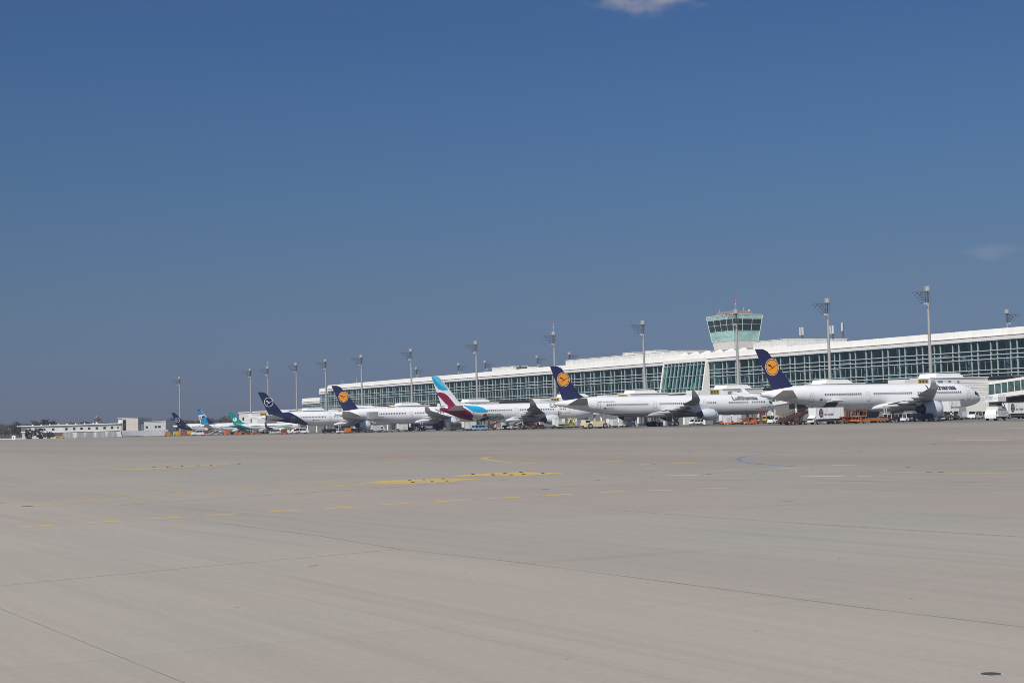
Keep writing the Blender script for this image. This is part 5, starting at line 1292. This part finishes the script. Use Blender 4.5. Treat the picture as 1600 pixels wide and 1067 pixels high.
def pushback(t, paint, L=8.0):
    MB().box((0, 0, 0.45), (L, 2.7, 0.95)).box((-L*0.08, 0, 1.4), (L*0.52, 2.6, 0.55), tx=0.92).build('body', paint, t)
    c = MB().box((L*0.38, 0, 1.4), (1.7, 2.2, 0.95), tx=0.85, ty=0.92).build('cab', paint, t)
    for s in (-1, 1): MB().box((L*0.38, s*1.09, 1.62), (1.25, 0.06, 0.55)).build('side_window', GLASSD, c)
    MB().box((L*0.38-0.83, 0, 1.6), (0.06, 1.9, 0.55)).build('rear_window', GLASSD, c)
    MB().box((L*0.5+0.25, 0, 0.5), (0.5, 1.2, 0.4)).build('tow_hook', DSTEEL, t); MB().box((0, 0, 0.2), (L*0.9, 2.2, 0.25)).build('chassis', DGREY, t)
    lights(t, L/2+0.01, 1.0, 0.95); wheels(t, (-L*0.33, L*0.30), 1.22, 0.72, 0.5)
def ribs(w_, x0, x1, z0, z1, k):
    b = MB()
    for i in range(k):
        for s in (-1, 1): b.box((x0+(x1-x0)*i/(k-1), s*(w_/2+0.02), z0), (0.08, 0.05, z1-z0))
    return b
def highlift(t, up=0.0, L=8.4, boxm=None, logo=True, boxlen=None, globe=True):
    """catering truck: cab under the front of a box that rides on scissors"""
    bl = boxlen or L*0.93; bm_ = boxm or WHITE; zb = 1.25+up
    MB().box((0, 0, 0.55), (L, 2.2, 0.45)).build('chassis', DGREY, t)
    c = MB(); c.prism([(L*0.33, 0.55), (L*0.33, 1.9 if not up else 2.4), (L*0.44, 1.9 if not up else 2.4), (L*0.52, 1.35), (L*0.53, 0.55)], -1.1, 1.1); c = c.build('cab', WHITE, t)
    for s in (-1, 1): MB().box((L*0.40, s*1.1, 1.25), (0.9, 0.05, 0.6)).build('side_window', GLASSD, c)
    MB().box((-L*0.02, 0, zb), (bl, 2.5, 2.35)).build('cargo_box', bm_, t)
    r = ribs(2.5, -L*0.02-bl*0.49, -L*0.02+bl*0.49, zb, zb+2.35, 9); r.box((-L*0.02, 0, zb+2.35), (bl+0.08, 2.56, 0.08)); r.box((-L*0.02, 0, zb-0.1), (bl+0.06, 2.54, 0.1)); r.build('box_frame', LGREY if bm_ is WHITE else GREY, t)
    MB().box((bl*0.5-L*0.02+0.5, 0, zb), (1.0, 2.3, 0.12)).build('platform', DSTEEL, t)
    b = MB()
    for s in (-1, 1):
        b.bar((-L*0.30, s*0.9, 0.95), (L*0.22, s*0.9, zb), 0.11, 6).bar((L*0.22, s*0.9, 0.95), (-L*0.30, s*0.9, zb), 0.11, 6)
    b.build('scissor_lift', DSTEEL, t)
    if logo:
        # emblem and words as on the side of the box
        s = 1 if logo == 'left' else -1
        f = lambda u, v: (-s*u, s*1.275, v)
        cx = -bl*0.30; zc_ = zb+1.2
        if globe: flat_decal('globe_emblem', poly_mesh([circle(cx, zc_, 0.62, 26, 0.98)], 0.6), DGREY, t, lambda u, v: (-s*u, s*1.300, v))
        ps = [[(cx-0.42, zc_+q), (cx+0.42, zc_+q), (cx+0.42, zc_+q+0.10), (cx-0.42, zc_+q+0.10)] for q in (-0.5, -0.2, 0.1, 0.4)]
        if globe: flat_decal('globe_lines', poly_mesh(ps, 0.6), mat('emblem_red_grey', (0.40, 0.26, 0.26), 0.5), t, lambda u, v: (-s*u, s*1.312, v))
        tx_ = cx+0.9 if globe else -bl*0.42
        vs, fs = text_mesh('Sky Chefs', 0.62, 0.02, 0.6); flat_decal('lettering', ([(u+tx_, v+zb+0.7) for u, v in vs], fs), DGREY, t, lambda u, v: (-s*u, s*1.300, v))
        vs, fs = text_mesh('LSG', 0.5, 0.0, 0.6); flat_decal('lettering', ([(u+tx_+0.05, v+zb+1.5) for u, v in vs], fs), mat('emblem_pale', (0.60, 0.50, 0.42), 0.5), t, lambda u, v: (-s*u, s*1.300, v))
    lights(t, L*0.53, 0.8, 0.85); wheels(t, (-L*0.34, -L*0.20, L*0.36), 0.98, 0.46, 0.3)
def belt_loader(t, paint, L=8.0, rise=2.6, low=0.9):
    MB().box((-0.3, 0, 0.40), (L*0.62, 1.9, 0.5)).build('chassis', paint, t)
    MB().box((-L*0.10, -0.75, 0.9), (1.1, 0.5, 0.7)).box((-L*0.14, 0.75, 0.9), (1.6, 0.45, 0.4)).build('driver_seat', DGREY, t)
    b = MB(); b.prism([(-L/2, low-0.35), (-L/2, low), (L/2, low+rise), (L/2, low+rise-0.35)], -0.55, 0.55); bl = b.build('conveyor', paint, t)
    MB().prism([(-L/2+.05, low+0.005), (-L/2+.05, low+0.06), (L/2-.05, low+rise+0.05), (L/2-.05, low+rise)], -0.45, 0.45).build('belt', BLACK, bl)
    b = MB()
    for s in (-1, 1):
        b.bar((-L*0.4, s*0.6, low+0.8+rise*0.1), (L*0.48, s*0.6, low+0.75+rise*0.98), 0.04, 5)
        for k in range(5): u = -0.4+0.88*k/4; b.bar((L*u, s*0.6, low+rise*(u+0.5)), (L*u, s*0.6, low+0.75+rise*(u+0.5)), 0.03, 4)
    b.build('handrail', paint, bl)
    MB().bar((L*0.05, 0.4, 0.7), (L*0.25, 0.4, low+rise*0.72), 0.09, 6).bar((L*0.05, -0.4, 0.7), (L*0.25, -0.4, low+rise*0.72), 0.09, 6).build('lift_arm', DSTEEL, t)
    wheels(t, (-L*0.24, L*0.2), 0.85, 0.42, 0.28); lights(t, -L*0.345, 0.7, 0.6)
def pallet_loader(t, paint, L=8.5, h=1.3, front=3.2):
    MB().box((0, 0, 0.45), (L, 3.1, 0.42)).build('chassis', paint, t)
    MB().box((-L*0.14, 0, h), (L*0.68, 3.0, 0.28)).build('main_platform', paint, t)
    b = MB()
    for s in (-1, 1):
        b.bar((-L*0.42, s*1.2, 0.8), (L*0.12, s*1.2, h), 0.12, 6).bar((L*0.12, s*1.2, 0.8), (-L*0.42, s*1.2, h), 0.12, 6)
        b.bar((L*0.28, s*1.3, 0.8), (L*0.28, s*1.3, front), 0.13, 6).bar((L*0.46, s*1.3, 0.8), (L*0.46, s*1.3, front), 0.10, 6)
    b.build('scissor_lift', paint, t)
    MB().box((L*0.37, 0, front-0.25), (L*0.24, 3.1, 0.25)).build('front_platform', paint, t)
    b = MB()
    for s in (-1, 1):
        b.bar((L*0.25, s*1.45, front+0.9), (L*0.49, s*1.45, front+0.9), 0.045, 5)
        for q in (0.25, 0.37, 0.49): b.bar((L*q, s*1.45, front), (L*q, s*1.45, front+0.9), 0.04, 5)
    b.build('guard_rail', paint, t)
    wheels(t, (-L*0.36, -L*0.24, L*0.34), 1.35, 0.42, 0.3)
def dolly(t, paint=None, L=3.6, load=None, loadm=None):
    MB().box((0, 0, 0.42), (L, 1.7, 0.14)).build('deck', paint or DGREY, t); b = MB()
    for x in (-L/2+.05, L/2-.05): b.box((x, 0, 0.56), (0.06, 1.6, 0.16))
    b.bar((L/2, 0, 0.42), (L/2+1.0, 0, 0.34), 0.05, 5); b.build('drawbar', paint or DGREY, t)
    wheels(t, (-L*0.34, L*0.34), 0.62, 0.22, 0.16)
def uld(label, px, a, head, m, dn=0, z=0.58, w_=3.1, h=1.65, group='air cargo containers standing on dollies'):
    t = thing('cargo_container', label, 'cargo container', P(n_at(px, a)+dn, a, 0.012+z), TH+R(head), group)
    MB().prism([(-w_/2+0.45, 0), (-w_/2, 0.5), (-w_/2, h), (w_/2, h), (w_/2, 0)], -0.8, 0.8).build('shell', m, t)
    b = MB()
    for x in (-w_/2+0.06, -0.1, w_/2-0.06): b.box((x, -0.81, 0.5 if x < 0 else 0.05), (0.10, 0.06, h-0.55 if x < 0 else h-0.1))
    b.box((0, -0.81, h-0.1), (w_, 0.06, 0.1)); b.build('edge_frame', ALU, t); MB().box((0.5, -0.83, 0.25), (1.2, 0.04, 1.1)).build('curtain_door', LGREY, t)
    return t
def stairs(t, h=3.9, L=6.5):
    MB().box((0, 0, 0.35), (L*0.55, 2.0, 0.45)).build('chassis', WHITE, t)
    MB().box((-0.2, 0, 0.8), (L*0.42, 2.0, 1.25)).build('service_box', OFFWHITE, t)
    b = MB(); k = 12
    for i in range(k): u = i/k; b.box((-L*0.42+L*0.62*u, 0, 0.6+(h-1.4)*u), (L*0.62/k+0.06, 1.4, 0.16))
    b.build('stair_flight', LGREY, t)
    MB().box((L*0.33, 0, h-0.85), (1.9, 2.1, 0.16)).build('landing', WHITE, t)
    b = MB()
    for s in (-1, 1): b.prism([(-L*0.44, 0.9), (-L*0.44, 1.9), (L*0.20, h+0.2), (L*0.47, h+0.2), (L*0.47, h-0.7), (L*0.20, h-0.7)], s*1.0-0.03, s*1.0+0.03)
    b.build('side_panel', WHITE, t)
    MB().bar((L*0.25, 0.7, 0.8), (L*0.25, 0.7, h-0.8), 0.1, 6).bar((L*0.25, -0.7, 0.8), (L*0.25, -0.7, h-0.8), 0.1, 6).build('support_leg', STEEL, t)
    wheels(t, (-L*0.2, L*0.2), 0.9, 0.34)
def lift_truck(t):
    MB().box((0, 0, 0.55), (4.6, 2.5, 0.25)).build('chassis', DGREY, t)
    MB().box((0, 0.1, 0.8), (3.4, 2.5, 1.5)).box((0.2, 0.1, 2.31), (3.0, 2.7, 0.55)).build('body', OFFWHITE, t)
    for s in (-1, 1):
        for x_ in (-1.1, 0.1): MB().box((x_, 0.1+s*1.26, 1.25), (0.8, 0.04, 0.7)).build('locker_door', LGREY, t)
        MB().box((-0.4, 0.1+s*1.37, 2.45), (0.9, 0.04, 0.28)).build('vent', DGREY, t)
    MB().prism([(1.5, 0.5), (1.5, 2.1), (2.1, 2.1), (2.45, 1.2), (2.45, 0.5)], -1.2, 1.2).build('cab', WHITE, t)
    for s in (-1, 1): MB().box((1.82, s*1.2, 1.35), (0.5, 0.05, 0.55)).build('side_window', GLASSD, t)
    b = MB()
    for x in (-1.3, 1.1):
        for s in (-0.9, 0.9): b.bar((x, s, 2.86), (-x*0.9, s, 3.75), 0.09, 6)
    b.box((-0.1, 0, 2.87), (2.4, 1.5, 0.85)); b.build('scissor_lift', DSTEEL, t)
    MB().box((0, 0, 3.76), (3.4, 2.9, 0.2)).build('upper_deck', WHITE, t)
    b = MB()
    for s in (-1, 1):
        b.box((0, s*1.4, 3.96), (3.3, 0.06, 0.9))
        for q in range(5): b.bar((-1.6+0.8*q, s*1.44, 3.96), (-1.6+0.8*q, s*1.44, 5.1), 0.04, 4)
        b.bar((-1.6, s*1.44, 5.1), (1.6, s*1.44, 5.1), 0.045, 5)
    b.build('guard_rail', WHITE, t)
    MB().box((-0.6, 0.2, 3.97), (1.4, 1.6, 0.75)).build('control_box', LGREY, t)
    MB().prism([(-1.7, 0.9), (-1.7, 1.3), (-4.0, 0.9), (-4.0, 0.6)], -0.5, 0.5).bar((-1.5, 0.8, 3.8), (-3.6, 0.8, 1.2), 0.1, 6).bar((-1.5, -0.8, 3.8), (-3.6, -0.8, 1.2), 0.1, 6).build('stay_arm', LGREY, t)
    lights(t, 2.45, 0.8, 0.8); wheels(t, (-1.5, 1.6), 1.05, 0.40)
def tanker(t, paint, L=7.5, h=2.3):
    MB().box((0, 0, 0.45), (L, 2.2, 0.4)).build('chassis', DGREY, t)
    MB().box((-L*0.12, 0, 0.86), (L*0.68, 2.4, h-0.86), ty=0.9).build('body', paint, t)
    c = MB(); c.prism([(L*0.25, 0.5), (L*0.25, h+0.05), (L*0.40, h+0.05), (L*0.49, 1.45), (L*0.5, 0.5)], -1.15, 1.15); c = c.build('cab', paint, t)
    for s in (-1, 1): MB().prism([(L*0.29, 1.45), (L*0.46, 1.45), (L*0.40, h-0.15), (L*0.29, h-0.15)], s*1.15-0.02, s*1.15+0.02).build('side_window', GLASSD, c)
    MB().box((-L*0.12, -1.2, 1.0), (L*0.3, 0.12, 0.7)).build('pump_panel', ALU, t)
    lights(t, L*0.5, 0.8, 0.8); wheels(t, (-L*0.32, L*0.33), 1.0, 0.46, 0.3)
def bus(t, paint, L=8.5, h=2.6):
    MB().prism([(-L/2, 0.4), (-L/2, h-0.25), (-L/2+0.3, h), (L/2-0.5, h), (L/2-0.05, h-0.5), (L/2, 0.4)], -1.15, 1.15).build('body', paint, t)
    for s in (-1, 1):
        for i in range(5): MB().box((-L*0.36+L*0.17*i, s*1.15, 1.35), (L*0.145, 0.05, 0.75)).build('side_window', mat('tinted_cream_window', (0.30, 0.30, 0.26), 0.3), t)
    lights(t, L/2-0.02, 0.8, 0.8); wheels(t, (-L*0.3, L*0.32), 1.0, 0.42, 0.28)
def cone(label, px, a):
    t = thing('traffic_cone', label, 'traffic cone', P(n_at(px, a), a, 0.012), TH, 'traffic cones on the stands')
    MB().box((0, 0, 0), (0.42, 0.42, 0.05)).lathe([(0.05, 0.17), (0.36, 0.11)], 12, 'z').lathe([(0.56, 0.075), (0.78, 0.03)], 12, 'z').build('cone_body', ORANGE, t); MB().lathe([(0.36, 0.112), (0.56, 0.078)], 12, 'z').build('reflective_band', WHITE, t)
def follow_car(t):
    van(t, YELLOW, 4.4, 1.55, 1.8)
    b = MB()
    for i in range(7):
        for s in (-1, 1): b.box((-1.8+0.6*i, s*0.9, 0.5 if i % 2 else 0.72), (0.3, 0.05, 0.22))
    b.build('checker_pattern', BLACK, t)

# stand of the nearest jet
veh('catering_truck', 'white catering truck with dark globe emblem beside the open cargo door of the nearest jet', 'catering truck', 1290, 271.5, 180, highlift, 0.0, logo='left')
veh('belt_loader', 'brown-red belt loader rising toward the open cargo door of the nearest jet', 'belt loader', 1245, 274.5, 2, belt_loader, BROWN, 8.4, 2.3)
veh('pallet_loader', 'worn orange pallet loader just right of the catering truck with globe emblem', 'pallet loader', 1322, 271, 8, pallet_loader, DORANGE, 5.6, 1.3, 3.0)
veh('pallet_loader', 'bright orange low pallet loader below the wing root of the nearest jet', 'pallet loader', 1358, 267, 180, pallet_loader, mat('bright_orange_yellow', (0.47, 0.15, 0.025), 0.5, var=0.25), 8.2, 0.8, 1.7)
for i, (px, lb) in enumerate(((1384, 'black and white service tug left of the white cab under the nearest wing'), (1402, 'dark tug with white cover just left of the white cab under the nearest wing'))): veh('baggage_tug', lb, 'tug', px, 268, 180, tug, BLACK, WHITE, 3.4)
veh('baggage_tug', 'white cabbed tug under the nearest wing, left of the navy tanker', 'tug', 1419, 266, 0, tug, WHITE, WHITE, 3.6)
veh('fuel_truck', 'navy fuel truck under the nearest jet beside its engine', 'fuel truck', 1437, 265, 180, tanker, NAVYV, 6.2, 1.75)
veh('utility_cart', 'grey service cart in front of the engine of the nearest jet', 'cart', 1466, 264, 90, dolly, LGREY, 2.6)
veh('catering_truck', 'white catering truck with lettering just right of the nearest engine', 'catering truck', 1487, 273.5, 0, highlift, 0.9, 5.6, logo='right', boxlen=3.4, globe=False)
uld('grey metal container just right of the lettered box near the nearest nose', 1500, 273.0, 0, ALU, w_=2.4, h=2.6, z=0.6); veh('cargo_dolly', 'dark dolly carrying the grey container near the nearest nose', 'dolly', 1500, 273.0, 0, dolly, None, 3.0)
veh('van', 'white van under the nose of the nearest jet', 'van', 1522, 292, 205, van, WHITE, 4.6, 2.0)
veh('baggage_tug', 'grey tug just right of the white van under the nearest nose', 'tug', 1536, 288, 0, tug, GREY, LGREY, 3.0)
veh('lift_truck', 'white lift truck with a railed upper deck standing alone at the right edge', 'lift truck', 1556, 232, 196, lift_truck)
t = veh('catering_truck', 'white catering truck with red globe emblem cut by the right edge of the photo', 'catering truck', 1588, 262, 180, highlift, 0.05, 9.0, logo='left')
cone('traffic cone in front of the engine of the nearest jet', 1465.5, 256)
# between the nearest and the four-engine jet
veh('pickup', 'white pickup with an orange beacon between the nearest fin and the four-engine jet', 'pickup', 1213, 330, 180, van, WHITE, 4.8, 1.95)
veh('utility_van', 'lime green van behind the white pickup below the nearest tail', 'van', 1206, 356, 0, van, LIME, 5.5, 2.3)
veh('utility_van', 'second lime green van nearer the belt loader below the nearest tail', 'van', 1222, 352, 0, van, LIME, 4.2, 2.2)
veh('pallet_loader', 'worn orange pallet loader before the nose of the four-engine jet', 'pallet loader', 1178, 352, 0, pallet_loader, DORANGE, 7.4, 1.4, 3.3)
veh('baggage_tug', 'orange tug before the nose of the four-engine jet', 'tug', 1172, 340, 0, tug, ORANGE, ORANGE, 3.2)
veh('cargo_dolly', 'orange dolly under the front of the four-engine jet', 'dolly', 1140, 346, 0, dolly, ORANGE, 5.2)
veh('cargo_dolly', 'longer orange dolly right of the engine of the four-engine jet', 'dolly', 1154, 346, 0, dolly, DORANGE, 4.4)
uld('white container left of its pair under the front of the four-engine jet', 1133, 356, 0, WHITE, h=2.2); uld('white container right of its pair under the front of the four-engine jet', 1149, 356, 0, WHITE, h=2.2)
veh('cargo_dolly', 'low dolly under the white containers below the four-engine jet', 'dolly', 1141, 356, 0, dolly, None, 9.0)
cone('traffic cone before the orange tug and the four-engine jet', 1162.5, 338)
veh('car', 'small white car under the outer engine of the four-engine jet', 'car', 1087, 388, 180, van, WHITE, 4.2, 1.7)
veh('belt_loader', 'brown belt loader below the rear of the nearest jet, behind the first one', 'belt loader', 1232, 300, 0, belt_loader, DORANGE, 7.0, 2.0)
veh('bag_cart', 'white bag cart left of the belt loaders below the nearest tail', 'bag cart', 1249, 292, 0, dolly, WHITE, 2.8)
# four-engine jet and beyond
veh('pushback_tractor', 'cream pushback tractor with big black wheels below the tail of the four-engine jet', 'pushback tractor', 929, 362, 180, pushback, CREAM, 7.4)
uld('white container behind the cream pushback tractor', 956, 364, 0, WHITE, w_=2.6, h=1.9); veh('cargo_dolly', 'dolly under the white container behind the cream pushback tractor', 'dolly', 956, 364, 0, dolly, None, 3.0)
for px, lb in ((967, 'white bag cart nearest the container behind the pushback tractor'), (975, 'white bag cart under the middle belly of the four-engine jet'), (985, 'low white bag cart left of the main wheels of the four-engine jet')): 
    t = veh('bag_cart', lb, 'bag cart', px, 392, 0, dolly, WHITE, 2.6); MB().box((0, 0, 0.56), (2.2, 1.4, 0.9)).build('cover', OFFWHITE, t)
for i, (px, lb) in enumerate(((870, 'white container left of three by the nose of the burgundy-swept jet'), (876, 'white container in the middle of three by the nose of the burgundy-swept jet'), (895, 'white container right of three by the nose of the burgundy-swept jet'))):
    uld(lb, px, 432, 0, WHITE, w_=2.4, h=2.5); veh('cargo_dolly', 'dolly under the '+lb.replace('by the nose of the burgundy-swept jet', 'at the burgundy-swept nose'), 'dolly', px, 432, 0, dolly, None, 2.6)
veh('pallet_loader', 'yellow-green pallet loader under the nose of the burgundy-swept jet', 'pallet loader', 885, 430, 0, pallet_loader, mat('olive_yellow_paint', (0.35, 0.33, 0.06), 0.5, var=0.2), 5.0, 1.2, 2.8)
for px, lb in ((812, 'empty dark dolly left of the row under the burgundy-swept jet'), (826, 'second empty dark dolly of the row under the burgundy-swept jet'), (842, 'middle empty dark dolly of the row under the burgundy-swept jet'), (857, 'fourth empty dark dolly of the row below the engine of the burgundy-swept jet'), (871, 'right end empty dark dolly below the engine of the burgundy-swept jet')): veh('cargo_dolly', lb, 'dolly', px, 422, 0, dolly, None, 4.6)
veh('baggage_tug', 'orange tug under the wing of the burgundy-swept jet', 'tug', 840, 434, 0, tug, ORANGE, ORANGE, 4.0)
veh('bag_cart', 'orange bag cart just left of the engine of the burgundy-swept jet', 'bag cart', 832, 436, 0, dolly, ORANGE, 3.6)
veh('belt_loader', 'pale grey loader under the wing of the burgundy-swept jet', 'belt loader', 804, 428, 0, belt_loader, LGREY, 5.0, 1.6)
veh('belt_loader', 'worn orange belt loader just right of the pale blue car', 'belt loader', 768, 440, 0, belt_loader, DORANGE, 5.6, 1.8)
veh('car', 'pale blue car below the rear of the burgundy-swept jet', 'car', 750, 432, 0, van, BLUEV, 4.6, 1.75)
uld('tall white container below the burgundy tail sweep', 732, 440, 0, OFFWHITE, w_=4.0, h=2.3); veh('cargo_dolly', 'dolly under the tall white container below the burgundy tail sweep', 'dolly', 732, 440, 0, dolly, None, 4.2)
veh('crew_bus', 'cream bus half hidden behind the tall white container', 'bus', 720, 462, 0, bus, CREAM, 9.5, 2.9)
veh('pallet_loader', 'brown-red pallet loader behind the tall white container below the burgundy tail', 'pallet loader', 741, 470, 0, pallet_loader, BROWN, 7.0, 1.6, 3.4)
veh('bag_cart', 'white bag cart right of the worn orange belt loader', 'bag cart', 779, 452, 0, dolly, WHITE, 3.0)
# stand with the raised catering lift
t = veh('catering_truck', 'truck with a grey box raised high at the rear door of the second wide-body', 'catering truck', 583, 523.5, 0, highlift, 3.6, 7.6, GREY, logo=False, boxlen=3.4)
veh('fuel_truck', 'navy fuel truck under the wing of the second wide-body', 'fuel truck', 672, 514, 0, tanker, NAVYV, 9.5, 2.4)
veh('baggage_tug', 'navy and white tug left of the navy truck under the second wide-body', 'tug', 660, 512, 180, tug, NAVYV, WHITE, 3.6)
uld('wide white container under the belly of the second wide-body', 628.5, 516, 0, OFFWHITE, w_=3.6, h=2.2, z=0.58); veh('cargo_dolly', 'dolly under the wide white container below the second wide-body', 'dolly', 628.5, 516, 0, dolly, None, 4.0)
uld('pale container right of the raised catering truck', 587, 508, 0, LGREY, w_=3.0, h=2.0); veh('cargo_dolly', 'dolly under the pale container right of the raised catering truck', 'dolly', 587, 508, 0, dolly, None, 3.4)
for px, lb in ((598, 'grey bag cart left of two under the second wide-body'), (608, 'grey bag cart right of two under the second wide-body')): veh('bag_cart', lb, 'bag cart', px, 508, 0, dolly, GREY, 3.0)
veh('car', 'dark car with pale roof below the tail of the second wide-body', 'car', 556, 516, 0, van, BLACK, 4.6, 1.6)
t = veh('bag_cart', 'orange box cart below the tail of the second wide-body', 'bag cart', 543.5, 508, 0, dolly, ORANGE, 2.6); MB().box((0, 0, 0.57), (1.9, 1.4, 1.25)).build('box', ORANGE, t)
veh('car', 'silver car left of the orange box cart', 'car', 535, 512, 0, van, LGREY, 4.0, 1.7)
for px, lb in ((513, 'black car left of two under the midnight blue tailed jet'), (523, 'black car right of two under the midnight blue tailed jet')): veh('car', lb, 'car', px, 570, 0, van, BLACK, 4.8, 1.6)
# far stands
veh('van', 'white van with dark windows below the midnight blue tail', 'van', 471, 594, 0, van, WHITE, 5.6, 2.3)
veh('pickup', 'white pickup just left of the white van below the midnight blue tail', 'pickup', 460.5, 594, 180, pickup, WHITE, 4.6)
t = veh('bag_cart', 'orange box cart left of the white pickup below the midnight blue tail', 'bag cart', 444.5, 600, 0, dolly, ORANGE, 2.8); MB().box((-0.2, 0, 0.57), (1.9, 1.4, 1.5)).build('box', DORANGE, t)
for px, lb, m_ in ((374.5, 'bright orange tug leftmost of the row below the teal fin', ORANGE), (384, 'orange tug second in the row below the teal fin', DORANGE), (392.5, 'orange tug third in the row below the teal fin', ORANGE), (402, 'worn orange tug last in the row under the regional jet', DORANGE)):
    t = veh('baggage_tug', lb, 'tug', px, 690, 0, tug, m_, m_, 4.2)
t = veh('bag_cart', 'orange box cart below the short-haul jet with the blue fin', 'bag cart', 352.5, 726, 0, dolly, ORANGE, 3.4); MB().box((0.4, 0, 0.57), (1.9, 1.4, 1.3)).build('box', ORANGE, t)
veh('belt_loader', 'grey belt loader under the short-haul jet with the blue fin', 'belt loader', 337, 735, 0, belt_loader, LGREY, 7.0, 2.6)
t = veh('bag_cart', 'orange and white cart right of the white minibus', 'bag cart', 323, 738, 0, dolly, OFFWHITE, 3.6); MB().box((0, 0, 0.57), (2.4, 1.5, 1.6)).build('box', DORANGE, t)
veh('minibus', 'white minibus with dark windows between the yellow vehicles and the blue fin', 'minibus', 310.5, 742, 180, van, WHITE, 6.6, 2.7, 2.2)
for px, lb, m_ in ((262.5, 'worn yellow box truck leftmost in the row under the farthest tail', mat('ochre_paint', (0.50, 0.25, 0.04), 0.5, var=0.2)), (276, 'bright yellow box truck left of the red one under the farthest tail', YELLOW), (287, 'red box truck between the yellow ones under the farthest tail', mat('faded_red_paint', (0.42, 0.10, 0.07), 0.5, var=0.15)), (298, 'bright yellow box truck right of the red one, beside the white minibus', YELLOW)):
    t = veh('box_truck', lb, 'truck', px, 775, 0, tug, m_, m_, 3.5); MB().box((-0.4, 0, 0.87), (2.3, 1.6, 1.35)).build('box', m_, t)
t = thing('follow_me_car', 'yellow and black chequered car at the far left', 'car', sight(94, 850), 0, GV); follow_car(t)
# ------------------------------------------------------------------ the air
hz = MB().add([(x, y, z) for z in (-1.2, 48.0) for x, y in ((-2600, -300), (2600, -300), (2600, 2550), (-2600, 2550))],
              [(3, 2, 1, 0), (4, 5, 6, 7), (0, 1, 5, 4), (1, 2, 6, 5), (2, 3, 7, 6), (3, 0, 4, 7)]).build('haze', mat('haze_air', (1, 1, 1)), None)
hm = hz.data.materials[0]; nt = hm.node_tree; nt.nodes.clear()
out = nt.nodes.new('ShaderNodeOutputMaterial'); pv = nt.nodes.new('ShaderNodeVolumePrincipled')
pv.inputs['Color'].default_value = (0.80, 0.87, 1.0, 1); pv.inputs['Density'].default_value = 0.00014; pv.inputs['Anisotropy'].default_value = 0.3
nt.links.new(pv.outputs[0], out.inputs['Volume'])
hz['kind'] = 'stuff'; hz['label'] = 'thin spring haze over the airfield'
scene.cycles.volume_bounces = 0
